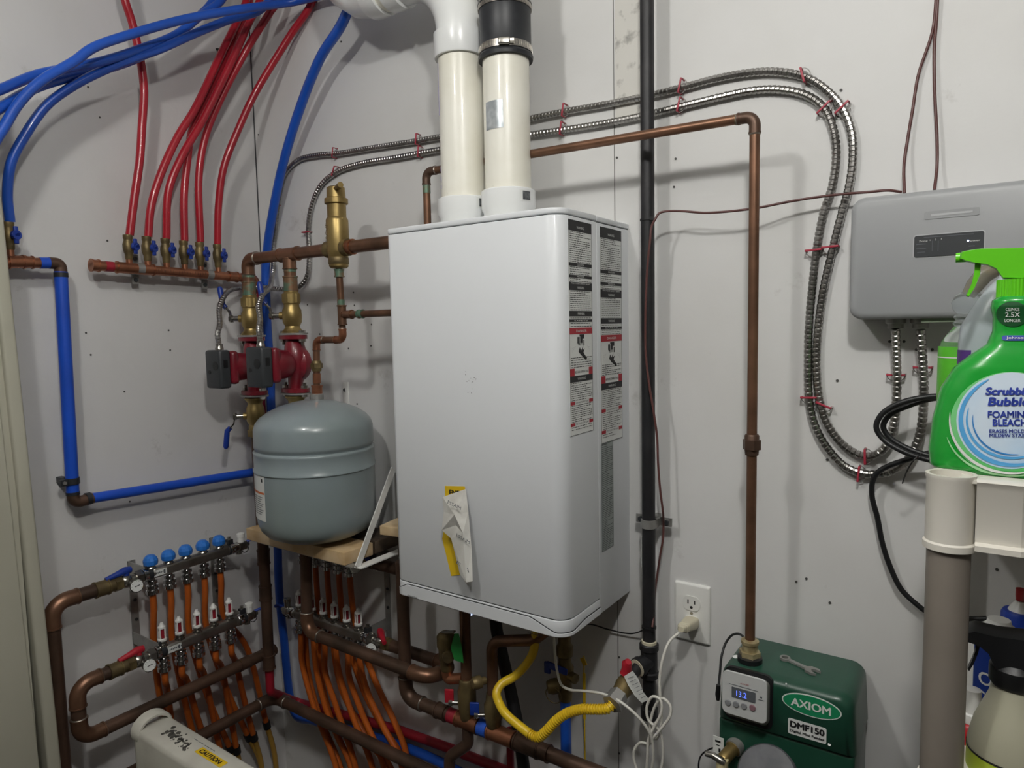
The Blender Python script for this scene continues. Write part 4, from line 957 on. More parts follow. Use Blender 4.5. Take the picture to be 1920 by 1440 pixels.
# ================================================================== BLACK IRON PIPE WITH TEE AND GAS VALVE
bx_, by_ = B(1215, 600, .05).x, -.05
zb = B(1215, 1205, .05).z; zt_ = B(1215, 1245, .05).z; zlow = B(1216, 1345, .05).z
gp = T('black_gas_pipe', 'tall black iron gas pipe running from the ceiling down beside the boiler', 'pipe', (bx_, by_, zlow))
MB().cyl((bx_, by_, zb-.002), (bx_, by_, HC), .0124, n=28).build('pipe', blackpipe, gp)
MB().lathe([(.0145, zb-.001), (.0145, zb+.005), (.013, zb+.006)], (bx_, by_, 0), UP, 24).build('sealant_ring', ivory, gp)
mb = MB().lathe([(.0165, zb), (.0185, zb-.002), (.0185, zb-.012), (.0158, zb-.014), (.0158, zb-.055), (.0185, zb-.057), (.0185, zb-.066), (.0165, zb-.068)], (bx_, by_, 0), UP, 26)
tdir = (B(1150, 1320, .16)-V((bx_, by_, zt_-.004))).normalized(); tdir = V((-.35, -1, -.18)).normalized()
tc_ = V((bx_, by_, zb-.034)); mb.lathe([(.0155, 0), (.0155, .022), (.0185, .023), (.0185, .032), (.016, .033)], tc_, tdir, 24)
mb.build('tee', blackpipe, gp)
MB().lathe([(.0165, .0325), (.0165, .034), (.0125, .0345)], tc_, tdir, 24).build('sealant_ring', ivory, gp)
MB().cyl((bx_, by_, zb-.066), (bx_, by_, zlow), .0124, n=24).lathe([(.0155, zlow), (.0165, zlow+.004), (.0165, zlow+.02), (.013, zlow+.022)], (bx_, by_, 0), UP, 24).build('drip_leg', blackpipe, gp)
m = MB().bx(bx_-.0125, bx_-.0118, by_-.0075, by_+.0, B(1207, 1062, .05).z, B(1207, 1005, .05).z); m.build('white_sticker', paper, gp)
for py in (412, 1175): z = B(1215, py, .05).z; q = MB().lathe([(.0126, z-.002), (.0140, z-.0018), (.0140, z+.0018), (.0126, z+.002)], (bx_, by_, 0), UP, 20); q.box((bx_+.012, by_-.009, z), (.006, .006, .006)); tag(q.build('cable_tie', black), ('black cable tie around the gas pipe near its upper half' if py < 600 else 'black cable tie around the gas pipe just above the tee'), 'cable tie', 'cable ties on the gas pipe')
pc = V((bx_, by_, B(1222, 982, .05).z)); strap_clamp(pc, UP, YN, .0125, .05, 'galvanised strap clamp holding the black gas pipe to the wall', None)
# gas valve and yellow line
g0 = tc_+tdir*.033; gv = T('gas_valve', 'gas shut-off valve with red handle and paper tag at the black tee', 'valve', g0)
vend_ = B(1147, 1322, .17); gd = (vend_-g0); gl = gd.length; gd.normalize()
MB().cyl(g0-gd*.012, g0+gd*gl*.28, .0105, n=20).build('nipple', blackpipe, gv)
MB().lathe([(.0145, gl*.26), (.0165, gl*.28), (.0165, gl*.38), (.018, gl*.42), (.0185, gl*.52), (.0165, gl*.60), (.0155, gl*.72), (.013, gl*.74)], g0, gd, 22).build('body', brass_d, gv)
MB().hexn(g0+gd*gl*.72, g0+gd*gl*.86, .0180).hexn(g0+gd*gl*.86, g0+gd*gl*.99, .0195).build('flare_nut', galv, gv, ang=30)
hc = B(1170, 1252, .12); m = MB().tube([g0+gd*gl*.42, g0+gd*gl*.42+UP*.02], .006, 12); m.build('stem', nickel, gv)
hq = g0+gd*gl*.42+UP*.026; MB().tube([hq-V((.004, .004, .010)), hq, hq+V((.002, -.004, .014)), hq+V((.006, -.006, .020))], [.009, .010, .0095, .006], 12).build('handle', redlev, gv)
tg = [B(1170, 1268, .14), B(1186, 1258, .14), B(1196, 1272, .138), B(1206, 1298, .136), B(1217, 1312, .134), B(1203, 1318, .136), B(1190, 1304, .139), B(1178, 1285, .141)]
to = MB().prism(tg, (0, .0006, 0)).build('paper_tag', paper, gv, smooth=False)
m = MB()
for k in range(7):
    a_ = B(1177+k*4.2, 1272+k*6.2, .1415); b_ = B(1188+k*4.0, 1268+k*6.0, .1415); m.tube([a_, b_], .0004, 4)
m.build('tag_print', inkg, to)
s0 = g0+gd*gl*.98
yl_ = [(1140, 1328, .175), (1118, 1330, .18), (1090, 1330, .185), (1062, 1338, .19), (1042, 1352, .195), (1025, 1370, .2), (1010, 1382, .2)]
yp = spline([s0, *[B(*p) for p in yl_], B(1000, 1380, .2), B(975, 1362, .2), B(948, 1338, .2), B(936, 1318, .19), B(931, 1300, .185), B(940, 1283, .17), B(965, 1268, .15), B(985, 1248, .14), B(999, 1225, .14), B(1004, 1195, .14), V((B(1004, 1195, .14).x, -.14, z0+.003))], 14)
yp2 = resample(yp, .0009); tot_ = 0; rad_ = []; kk = len(yp2)
for i, p in enumerate(yp2):
    ph = (i % 6)/6.0; rad_.append(.0078+(.0017 if (i < 225 and ph < .5) else -.0004 if i < 225 else .0010))
tag(MB().tube(yp2, rad_, 16).build('yellow_gas_line', yellow), 'yellow corrugated flexible gas line looping from the gas valve up under the boiler', 'gas line')

# ================================================================== PIPES UNDER THE BOILER
oh = .14; rh = .0145
xh1 = B(758, 1200, oh).x; zh = B(800, 1322, oh).z-.0
hz = [B(800, 1318, oh).z, B(900, 1366, oh).z, B(1050, 1424, oh).z]
zh = sum(hz)/3; print('header z', hz, xh1)
hd = T('copper_header_pipe', 'thick copper header low under the boiler with red and blue tape bands', 'pipe', (xh1, -oh, zh))
pts_ = [V((xh1, -oh, z0+.012)), V((xh1, -oh, zh)), V((1.3, -oh, zh))]
MB().tube(fillet(pts_, .03), rh, 22).build('pipe', copper_d, hd); elbows(hd, pts_, rh, .03, copper_d, .02)
def hx(px): return B(px, 1322+(px-800)*.405, oh).x
sleeve(MB(), (hx(820), -oh, zh), (hx(838), -oh, zh), .0168).build('coupling', copper_d, hd)
MB().cyl((hx(843), -oh, zh), (hx(858), -oh, zh), .0158).build('red_tape_band', redtape, hd)
mb = MB(); sleeve(mb, (hx(858), -oh, zh), (hx(898), -oh, zh), .0168); mb.build('tee', copper_l, hd)
MB().cyl((hx(900), -oh, zh), (hx(916), -oh, zh), .0172).build('blue_tape_band', bluetape, hd)
mb = MB(); sleeve(mb, (hx(918), -oh, zh), (hx(965), -oh, zh), .0172); mb.build('tee', copper_l, hd)
for a_, b_ in ((968, 1010), (1010, 1030)): sleeve(MB(), (hx(a_), -oh, zh), (hx(b_), -oh, zh), .0175 if a_ == 968 else .0165).build('coupling', copper_d, hd)
# branch with relief valve
xb1 = B(874, 1250, oh).x
zz = lambda py: B(874, py, oh).z
br = T('copper_pipe', 'copper riser under the boiler with red shut-off handle, beside the green tag', 'pipe', (xb1, -oh, zh))
MB().cyl((xb1, -oh, z0+.012), (xb1, -oh, zh+.01), .0115, n=20).build('pipe', copper, br)
bv = MB().lathe([(.0135, zz(1350)), (.016, zz(1345)), (.0165, zz(1335)), (.020, zz(1320)), (.020, zz(1295)), (.0165, zz(1285)), (.0165, zz(1275)), (.014, zz(1272))], (xb1, -oh, 0), UP, 22).build('ball_valve', brass_d, br)
def tee_handle(parent, pt, ax, m, px=.022, h=.034):
    pt = V(pt); ax = V(ax).normalized(); q = MB().cyl(pt, pt+ax*.020, .005, n=12).hexn(pt+ax*.014, pt+ax*.022, .008); s_ = q.build('stem', nickel, parent)
    s2 = UP.cross(ax).normalized(); MB().box(pt+ax*.021+UP*h*.5, (px, .005, h), X=(1, .55, 0), Y=(-.55, 1, 0), Zd=UP, bev=.0018).build('handle', m, parent)
tee_handle(bv, (xb1-.016, -oh-.008, zz(1318)), (-1, -.55, 0), redlev, .020, .030)
MB().tube(fillet([V((xb1, -oh, zh-.012)), V((xb1, -oh, zh-.05)), V((xb1-.045, -oh-.01, zh-.09)), V((xb1-.05, -oh-.01, zh-.18))], .02), .0125, 18).build('lower_branch', copper_d, br)
rv = T('relief_valve', 'brass relief valve with grey test lever on the copper riser left of centre', 'valve', B(843, 1230, oh))
rx = B(840, 1230, oh).x; rz_ = lambda py: B(842, py, oh).z
MB().lathe([(.0125, rz_(1255)), (.0145, rz_(1252)), (.0145, rz_(1238)), (.017, rz_(1232)), (.0175, rz_(1215)), (.0205, rz_(1210)), (.0205, rz_(1192)), (.017, rz_(1188)), (.012, rz_(1185))], (rx, -oh-.005, 0), UP, 22).cyl((rx, -oh-.005, rz_(1222)), (rx+.02, -oh-.022, rz_(1222)), .012).build('body', brass_d, rv)
MB().tube([V((rx, -oh-.005, rz_(1250))), V((rx, -oh-.005, rz_(1262))), *corner(V((rx, -oh-.005, rz_(1255))), V((rx, -oh-.005, rz_(1272))), V((xb1, -oh, rz_(1258))), .016), V((xb1-.008, -oh, rz_(1262)))], .0118, 18).build('elbow', copper_l, rv)
MB().box(V((rx+.008, -oh-.008, rz_(1182))), (.040, .008, .004), X=(1, 0, .3), Y=YP).build('test_lever', galv, rv)
gt = [B(852, 1188, .168), B(860, 1188, .168), B(866, 1215, .168), B(869, 1243, .168), B(852, 1238, .168), B(845, 1215, .168)]
tag(MB().prism(gt, (0, .0006, 0)).build('green_tag', green_t, smooth=False), 'green paper tag hanging behind the brass relief valve', 'tag')
# second riser: bent pipe from the right
xb2 = B(924, 1300, oh).x
p_ = [V((B(1085, 1185, .10).x, -.10, z0-.018+.006)), V((B(1000, 1200, .14).x, -oh, B(1000, 1200, oh).z)), V((xb2, -oh, B(930, 1205, oh).z)), V((xb2, -oh, zh+.01))]
r2_ = T('copper_pipe', 'copper riser bending right under the boiler, with a shut-off valve above the blue tape', 'pipe', (xb2, -oh, zh))
MB().tube(fillet(p_, .030), .0118, 20).build('pipe', copper, r2_)
zz2 = lambda py: B(924, py, oh).z
bv = MB().lathe([(.0135, zz2(1362)), (.016, zz2(1358)), (.0165, zz2(1350)), (.019, zz2(1342)), (.019, zz2(1320)), (.0155, zz2(1314)), (.014, zz2(1300))], (xb2, -oh, 0), UP, 22).build('ball_valve', brass_d, r2_)
tee_handle(bv, (xb2-.015, -oh-.010, zz2(1340)), (-1, -.7, 0), bluevalve, .020, .028)
c = V((xb2-.008, -oh-.014, zz2(1272))); MB().lathe([(.008, 0), (.008, .010), (.0125, .011), (.0135, .020), (.0125, .026), (.010, .030), (0, .031)], c, (-.5, -1, 0), 18).build('drain_cap', brass_d, r2_)
# cold water valve on the right with a blue tube below
oc2 = .09; xcw = B(1060, 1300, oc2).x; zz3 = lambda py: B(1060, py, oc2).z
cw = T('water_valve', 'dull brass valve with blue handle and capped drain under the right end of the boiler', 'valve', (xcw, -oc2, zz3(1310)))
MB().lathe([(.013, zz3(1312)), (.0145, zz3(1305)), (.0145, zz3(1280)), (.018, zz3(1270)), (.018, zz3(1250)), (.013, zz3(1243)), (.013, zz3(1232)), (.017, zz3(1228)), (.017, zz3(1212)), (.013, zz3(1206)), (.013, z0)], (xcw, -oc2, 0), UP, 20).cyl((xcw, -oc2, zz3(1262)), (xcw+.030, -oc2-.01, zz3(1262)), .010).build('body', brass_d, cw)
c = V((xcw-.010, -oc2-.012, zz3(1283))); q = MB().cyl(V((xcw, -oc2, c.z)), c, .009).lathe([(.0145, 0), (.0155, .004), (.0155, .012), (.012, .022), (0, .023)], c, (-.75, -.7, -.1), 18); q.tube([c+V((.0+math.cos(a)*.018, -.018, -.012+math.sin(a)*.016)) for a in [2*PI*i/18 for i in range(18)]], .001, 6, close=True); q.build('drain_cap', brass_d, cw)
MB().box(V((xcw-.006, -oc2-.022, zz3(1246))), (.048, .005, .014), X=(1, 0, -.1), Y=YP, bev=.002).box(V((xcw-.028, -oc2-.022, zz3(1250))), (.014, .006, .024), bev=.002).build('handle', bluevalve, cw)
tag(MB().cyl((xcw, -oc2, zz3(1309)), (xcw, -oc2, .001), .0112, n=20).build('blue_tube', bluepex), 'straight blue tube dropping from the valve under the right end of the boiler', 'tube')
ytx = B(1095, 1250, .03)
q = MB().box(V((ytx.x, -.03, B(1095, 1305, .03).z)), (.006, .002, .10)).box(V((ytx.x, -.031, B(1095, 1240, .03).z)), (.010, .002, .016), X=(1, 0, .5), Y=YP).cyl((ytx.x, -.03, B(1095, 1230, .03).z), (ytx.x, -.03, .55), .0015, n=8)
tag(q.build('yellow_tag', yellab), 'narrow yellow tag hanging by the wall under the boiler, right of the blue tube', 'tag')
bh = [B(930, 1172, .09), B(942, 1230, .09), B(958, 1300, .09), B(972, 1370, .10), B(983, 1445, .11)]
bh = [V((bh[0].x, -.09, z0+.004))]+bh+[bh[-1]+(bh[-1]-bh[-2]), V((bh[-1].x+.05, -.12, .02))]
tag(hose('drain_hose', bh, .0135, black), 'thick black drain hose dropping behind the yellow gas line', 'hose')
tag(MB().tube([V((B(944, 1400, .11).x, -.085, zh-.02)), V((B(944, 1400, .11).x, -.085, .001))], .0085, 16).build('red_tube', redpex), 'short red tube dropping behind the copper header, beside the black hose', 'tube')
c = B(1083, 1186, .10); tag(MB().lathe([(.020, z0-.012), (.026, z0-.006), (.026, z0+.0005), (.020, z0+.002)], (c.x-.01, -.10, 0), UP, 24).build('red_plug', redtape), 'dark red round fitting on the underside of the boiler near the front right', 'fitting')
tag(hose('thin_wire', [B(1085, 1172, .05), B(1110, 1171, .012), B(1140, 1180, .01), B(1180, 1188, .01), B(1200, 1184, .02), B(1212, 1176, .036)], .0014, black), 'thin dark wire from under the boiler to the black gas pipe', 'wire')
# white cord of the boiler to the outlet with its bundled coil
oo = .13
cord = [B(1036, 1200, .13), B(1041, 1228, .13), B(1045, 1260, .13), B(1052, 1283, .14), B(1068, 1293, .15), B(1100, 1296, .16), B(1130, 1301, .165), B(1160, 1314, .17), B(1188, 1336, .17), B(1208, 1358, .165), B(1222, 1385, .155), B(1225, 1420, .15), B(1222, 1450, .145), B(1228, 1468, .14), B(1240, 1440, .14), B(1243, 1400, .14), B(1236, 1370, .14), B(1216, 1350, .142), B(1213, 1325, .142), B(1224, 1306, .142),
        B(1238, 1312, .142), B(1240, 1335, .144), B(1228, 1360, .146), B(1216, 1385, .15), B(1214, 1420, .15), B(1212, 1450, .145), B(1208, 1470, .14), B(1200, 1455, .14), B(1190, 1430, .14), B(1189, 1408, .14), B(1200, 1393, .14), B(1217, 1394, .145), B(1228, 1380, .15), B(1246, 1358, .148), B(1257, 1340, .145), B(1256, 1322, .143), B(1244, 1310, .142), B(1232, 1318, .138),
        B(1222, 1342, .136), B(1220, 1370, .136), B(1230, 1385, .134), B(1240, 1355, .13), B(1238, 1310, .125), B(1237, 1270, .12), B(1244, 1230, .11), B(1255, 1203, .095), B(1272, 1187, .075)]
cord[0] = V((cord[0].x, -.13, z0+.003))
pl = T('power_cord', 'white power cord of the boiler, bundled in loose loops and plugged into the outlet', 'cord', cord[0]); MB().tube(spline(cord, 8), .0026, 10).build('cable', whitewire, pl)
# outlet
oz = (B(1300, 1095, 0).z+B(1300, 1200, 0).z)/2; ox = (B(1267, 1140, 0).x+B(1332, 1150, 0).x)/2
ot = T('wall_outlet', 'white wall outlet plate with a plug in its lower socket', 'outlet', (ox, 0, oz-.057))
softplate(MB(), V((ox, 0, oz)), XP, UP, lambda i: [(x*(1-i/.035), y*(1-i/.057)) for x, y in rrect(.070, .114, .003)], .0065, .004).build('cover_plate', white, ot) 
N_ = YN
def faceN(c, pts): return [V(c)+XP*x+UP*y for x, y in pts]
for dz in (.0195, -.0195):
    pt = [(math.cos(a)*.0172, max(-.0142, min(.0142, math.sin(a)*.0172))) for a in [2*PI*i/36 for i in range(36)]]
    s_ = MB().prism(faceN((ox, -.0060, oz+dz), pt), (0, -.0022, 0)).build('socket', white, ot)
    m = MB().box((ox-.0065, -.0083, oz+dz+.003), (.0022, .0006, .0085)).box((ox+.0065, -.0083, oz+dz+.003), (.0022, .0006, .0070)).cyl((ox, -.0078, oz+dz-.0075), (ox, -.0087, oz+dz-.0075), .0028, n=12)
    m.build('slots', black, s_)
MB().cyl((ox, -.0064, oz), (ox, -.0078, oz), .0028, n=14).build('plate_screw', nickel, ot)
pp = V((ox+.002, -.0085, oz-.0165)); pd = (B(1277, 1180, .07)-pp).normalized(); sd_ = UP.cross(pd).normalized(); u2 = pd.cross(sd_)
m = MB(); ls = []
for k, w_, h_ in ((0, .026, .022), (.010, .028, .022), (.022, .026, .020), (.036, .021, .017), (.044, .021, .016), (.0445, .019, .014), (.048, .019, .014), (.0485, .021, .016), (.053, .020, .015), (.0535, .018, .013), (.057, .017, .013), (.064, .010, .009)):
    ls.append([pp+pd*k+sd_*x*w_+u2*y*h_ for x, y in rrect(1, 1, .28, 4)])
m.loops(ls).build('plug', ivory, pl)

# ================================================================== FLEXIBLE METAL CONDUITS
def conduit(lab, pts, r=.0057):
    P = resample(spline(pts, 14), .00135); rr = []
    for i in range(len(P)): rr.append(r+(.0010, .0010, .0010, .0010, .0001, .0001)[i % 6])
    o = MB().tube(P, rr, 12).build('metal_conduit', conduit_m, ang=22); return tag(o, lab, 'conduit', 'armoured electrical conduits')
g1 = V((xp1+.004, -OP-.096, (zt1+zb1)/2+.056)); g2 = V((xp2+.004, -OP-.096, (zt2+zb2)/2+.056))
o1, ocd = .011, .012
cB = [g1, g1+V((-.004, 0, .03)), B(412, 610, .235), B(411, 580, .22), B(420, 556, .19), B(434, 543, .15), B(462, 539, .09), B(490, 539, .06), B(530, 542, .035), B(560, 538, .02), B(575, 520, .014), B(580, 480, .0085), B(578, 430, .0086), B(583, 392, .0086), B(600, 350, .0086), B(632, 322, .0086), B(680, 306, .0086), B(740, 296, .0086), B(800, 285, .0086), B(880, 272, .0086), B(960, 258, .0086), B(1060, 243, .0086), B(1140, 230, .0086), B(1210, 216, .0086), B(1280, 199, .0086), B(1350, 182, .0086), B(1410, 170, .0086), B(1460, 168, .0086), B(1510, 178, .0086), B(1545, 203, .0086), B(1563, 245, .0086), B(1568, 290, .0086), B(1560, 350, .0086), B(1544, 400, .0086), B(1531, 469, .0086), B(1523, 539, .0086), B(1517, 608, .0086), B(1515, 678, .0086), B(1517, 747, .0086), B(1526, 792, .0086), B(1547, 834, .0086), B(1584, 874, .0086), B(1619, 888, .0086), B(1640, 889, .0085), B(1670, 884, .014), B(1702, 862, .018), B(1722, 824, .02), B(1730, 782, .02), B(1732, 712, .022), B(1728, 650, .03), B(1726, 618, .035)]
cA = [g2, g2+V((-.004, 0, .03)), B(488, 600, .235), B(485, 575, .22), B(492, 553, .19), B(504, 541, .14), B(509, 525, .05), B(513, 500, .015), B(513, 460, .0086), B(517, 420, .0086), B(521, 375, .0086), B(532, 330, .0086), B(558, 301, .0086), B(595, 291, .0086), B(632, 288, .0086), B(700, 277, .0086), B(790, 263, .0086), B(880, 246, .0086), B(960, 230, .0086), B(1060, 209, .0086), B(1140, 195, .0086), B(1210, 181, .0086), B(1280, 164, .0086), B(1340, 148, .0086), B(1400, 137, .0086), B(1450, 134, .0086), B(1508, 144, .0086), B(1548, 168, .0086), B(1580, 204, .0086), B(1597, 250, .0086), B(1599, 300, .0086), B(1592, 350, .0086), B(1577, 405, .0086), B(1561, 469, .0086), B(1545, 539, .0086), B(1535, 608, .0086), B(1531, 678, .0086), B(1537, 747, .0086), B(1550, 792, .0086), B(1577, 830, .0086), B(1610, 852, .0086), B(1636, 855, .0086), B(1661, 837, .014), B(1675, 799, .018), B(1681, 747, .02), B(1681, 678, .025), B(1680, 645, .03), B(1679, 616, .035)]
conduit('inner metal conduit, running below the other from the left pump to the grey controller', cB)
conduit('outer metal conduit, running above the other from the right pump to the grey controller', cA)
# staples: prototype then copies
stp = T('conduit_staple', 'galvanised staple with a pink-red insulator strapping the flexible conduit to the back wall', 'staple', (0, 0, 0), 'red staples on the conduits')
MB().box((0, -.0158, 0), (.025, .0022, .0034), bev=.0006).box((-.0120, -.008, 0), (.0020, .0155, .0030)).box((.0120, -.008, 0), (.0020, .0155, .0030)).build('insulator', staplered, stp)
MB().box((-.0128, -.005, .001), (.0016, .012, .0014)).box((.0128, -.005, .001), (.0016, .012, .0014)).tube([V((.0128*math.cos(a), -.008, -.011*math.sin(a))) for a in [PI*i/12 for i in range(13)]], .0007, 6).build('wire_legs', galv, stp)
staples = [(1062, 209, 80), (1058, 243, 80), (788, 263, 82), (792, 286, 82), (632, 288, 80), (633, 322, 60), (1280, 164, 76), (1278, 199, 76), (1508, 145, 105), (1547, 205, 40), (1581, 205, 40), (1528, 470, 2), (1559, 464, 2), (1519, 744, 2), (1547, 758, -22), (1624, 854, 92), (1612, 886, 85), (1681, 702, 0), (1731, 688, 0), (580, 436, 0), (521, 386, 0)]
slabs = ['on the outer conduit just right of the right vent', 'on the inner conduit just right of the right vent', 'on the outer conduit just left of the left vent', 'on the inner conduit just left of the left vent', 'on the outer conduit above the brass separator', 'on the inner conduit above the brass separator', 'on the outer conduit right of the black pipe', 'on the inner conduit right of the black pipe', 'highest of all, on the crest of the outer conduit', 'on the inner conduit where it starts to turn down', 'on the outer conduit where it starts to turn down', 'on the left conduit beside the controller, upper pair', 'on the right conduit beside the controller, upper pair', 'on the left conduit at the start of the lower bend', 'on the right conduit at the start of the lower bend', 'at the bottom of the upper of the two conduit bends', 'at the bottom of the lower of the two conduit bends', 'on the left conduit below the controller', 'on the right conduit below the controller', 'on the upright conduit left of the brass separator', 'on the upright conduit beside the thick blue tube']
for i, ((px, py, a), lb_) in enumerate(zip(staples, slabs)):
    loc = B(px, py, 0.0); rot = (0, -math.radians(a), 0); L_ = 'pink-red staple '+lb_
    if i == 0: stp.location = loc; stp.rotation_euler = rot; stp['label'] = L_
    else: dup(stp, loc, rot, L_)
# ================================================================== THERMOSTAT AND OTHER WIRES
tag(hose('thermostat_wire', [V((B(1756, 0, .006).x, -.008, HC)), B(1755, 0, .008), B(1748, 60, .008), B(1722, 140, .008), B(1712, 200, .01), B(1702, 260, .012), B(1695, 310, .02), B(1696, 362, .03)], .0022, brownwire), 'left of the two brown wires hanging down to the grey controller', 'wire', 'brown wires above the controller')
tag(hose('thermostat_wire', [V((B(1757, 0, .006).x+.004, -.008, HC)), B(1757, 20, .008), B(1752, 90, .008), B(1753, 180, .01), B(1757, 260, .012), B(1757, 310, .015), B(1752, 356, .03)], .0022, brownwire), 'right of the two brown wires hanging down to the grey controller', 'wire', 'brown wires above the controller')
tw = [B(1690, 360, .02), B(1665, 357, .03), B(1630, 360, .03), B(1580, 364, .03), B(1530, 370, .03), B(1480, 378, .035), B(1430, 388, .045), B(1405, 392, .05), B(1360, 397, .05), B(1320, 399, .05), B(1280, 396, .05), B(1250, 396, .055), B(1236, 400, .06), B(1228, 412, .065), B(1222, 424, .066), B(1219, 450, .068), B(1214, 500, .068), B(1211, 560, .068), B(1210, 620, .068), B(1211, 665, .068), B(1217, 720, .068), B(1226, 775, .066), B(1232, 820, .062), B(1234, 870, .06), B(1238, 920, .058), B(1243, 960, .05), B(1244, 985, .03), B(1243, 1010, .03), B(1238, 1040, .03), B(1232, 1080, .035), B(1228, 1110, .045), B(1226, 1150, .05), B(1223, 1176, .062)]
tag(hose('brown_wire', tw, .0021, brownwire, k=8, n=10), 'brown wire running from the controller behind the copper pipe and down along the black pipe', 'wire')
cbl = [B(1775, 640, .02), B(1776, 700, .03), B(1800, 735, .04), B(1790, 742, .06), B(1740, 744, .07), B(1690, 755, .075), B(1655, 775, .075), B(1643, 800, .075), B(1655, 822, .075), B(1690, 845, .08), B(1740, 862, .08), B(1790, 868, .08), B(1830, 860, .07), B(1830, 835, .06), B(1790, 840, .05), B(1740, 850, .045), B(1700, 862, .035), B(1670, 872, .03), B(1648, 884, .028), B(1637, 900, .025), B(1635, 930, .02), B(1645, 970, .018), B(1655, 1020, .018), B(1672, 1070, .018), B(1690, 1105, .018), B(1715, 1130, .018), B(1740, 1148, .018), B(1790, 1160, .018), B(1850, 1160, .02)]
tag(hose('black_cable', cbl, .0042, black, k=10, n=12), 'thick black cable coiled beside the green bottles and running down behind the shelf post', 'cable')
c2_ = [B(1800, 743, .045), B(1745, 748, .055), B(1700, 762, .058), B(1668, 778, .06), B(1656, 800, .06), B(1668, 820, .06), B(1700, 840, .062), B(1750, 856, .064), B(1800, 860, .062)]
tag(hose('black_cable', c2_, .0042, black, k=10, n=12), 'second loop of black cable inside the coil beside the green bottles', 'cable')
tag(MB().tube(spline([B(1728, 850, .09), B(1714, 862, .10), B(1702, 880, .09), B(1692, 906, .06)], 8), .0011, 6).build('twist_tie', black), 'thin black tie end hanging from the cable coil', 'cable tie')

# ================================================================== GREY CONTROLLER
p_bl, p_tl = B(1592, 597, .07), B(1600, 372, .07)
cx0 = .5*(p_bl.x+p_tl.x)-.002; cz0 = B(1640, 599, .07).z; cz1 = B(1660, 365, .07).z; cx1 = cx0+.345
print('ctrl', cx0, cz0, cz1)
ct = T('zone_controller', 'light grey zone controller box on the back wall, above the green bottles', 'controller', (cx0, 0, cz0))
cm = V(((cx0+cx1)/2, -.006, (cz0+cz1)/2)); cw_, ch_ = cx1-cx0, cz1-cz0
softplate(MB(), cm, XP, UP, lambda i: rrect(cw_-2*i, ch_-2*i, .020-i*.5, 8), .066, .009).build('cover', ctrl, ct, ang=50)
m = MB(); plate(m, V((cm.x, 0, cm.z-.002)), XP, UP, rrect(cw_-.012, ch_-.010, .012), .030); m.build('back_box', ctrl, ct)
fy = -.0722
dw0, dw1 = B(1714, 462, .0722), B(1845, 452, .0722)
dz0, dz1 = B(1778, 479, .0722).z, B(1778, 438, .0722).z; dcx = (dw0.x+dw1.x)/2; dww = dw1.x-dw0.x; dcz = (dz0+dz1)/2; dhh = dz1-dz0
m = MB(); plate(m, V((dcx, fy+.0006, dcz)), XP, UP, rrect(dww+.003, dhh+.003, .004), .0008); m.build('window_bezel', mat('light_grey_trim', 'b4b6b8', .4), ct)
m = MB(); plate(m, V((dcx, fy, dcz)), XP, UP, rrect(dww, dhh, .003), .0012); dsp = m.build('display_window', darkgrey, ct)
ty = fy-.0014
def tx(s_, px, py, h, m_=paper, parent=None, w=None, o=-ty, bold=0, **k):
    return text(s_, B(px, py, o), XP, UP, h, m_, parent, w=w, bold=bold, **k)
tx('Zone', 1731, 452, .0022, parent=dsp, w=.011)
for i, s_ in enumerate('123'): tx(s_, 1744+i*10.5, 450.5-i*1.4, .0022, parent=dsp)
tx('Power', 1826, 451, .0024, parent=dsp, w=.0145)
m = MB()
for x_, y_, w_ in ((1778, 442, .06), (1727, 458, .012), (1727, 466, .012), (1727, 473, .010), (1822, 461, .007)): m.box(B(x_, y_, -ty), (w_, .0003, .0008))
for x_ in (1748, 1759): m.box(B(x_, 461, -ty), (.0005, .0003, .015))
m.build('window_print', inkg, dsp); MB().sphere(B(1815, 451.5, -ty), .0012, 8).build('power_light', led, dsp)
nb = B(1784, 400, .0725); m = MB(); plate(m, V((nb.x, fy+.0005, nb.z)), XP, UP, rrect(.066, .011, .002), .0010); npl = m.build('name_plate', ctrl, ct)
m = MB(); m.box(V((nb.x, fy-.0006, nb.z)), (.05, .0004, .003)); m.build('name_plate_print', mat('pale_grey_print', 'b6b8ba', .5), npl)
for px in (1679, 1726):
    q = B(px, 612, .035); m = MB().lathe([(.0125, -.004), (.0125, .003), (.014, .004), (.014, .010), (.011, .012), (.011, .018)], V((q.x, -.035, cz0+.004)), -UP, 18); m.build('conduit_connector', galv, ct)
m = MB().box(V((B(1765, 608, .05).x, -.05, cz0-.001)), (.05, .02, .010)); m.build('terminal_strip', mat('green_grey_terminal', '7c8a74', .5), ct)
# small stickers are part of their things; the cover seam

# ================================================================== GREEN FEEDER
of = .15
f_l = .5*(B(1352, 1300, of).x+B(1345, 1340, of).x); f_r = B(1601, 1340, of).x; f_t = B(1480, 1281, of).z; f_m = B(1470, 1385, of).z
f_b = f_m-.12
print('feeder', f_l, f_r, f_t, f_m)
fd = T('mini_feeder', 'dark green pressure feeder box with grey control panel under the copper pipe', 'feeder', ((f_l+f_r)/2, 0, f_b))
def fout(i):
    xl_, xr_, zb_, zt__ = f_l+i, f_r-i, f_m+i*.3, f_t-i
    o = []
    for cx, cz, a, r in ((xr_-.022, zt__-.022, 0, .022), (xl_+.022, zt__-.022, 90, .022)):
        for j in range(7):
            q = math.radians(a+90*j/6); o.append((cx+r*math.cos(q), cz+r*math.sin(q)))
    # front flares slightly at the foot
    o += [(xl_-.004, zb_), (xr_+.004, zb_)]
    return [(x, z) for x, z in o]
m = MB(); ls = []
for y, i in ((-.018, 0), (-of+.022, 0), (-of+.012, .0015), (-of+.005, .005), (-of+.001, .010), (-of, .014)):
    ls.append([V((x, y, z)) for x, z in fout(i)])
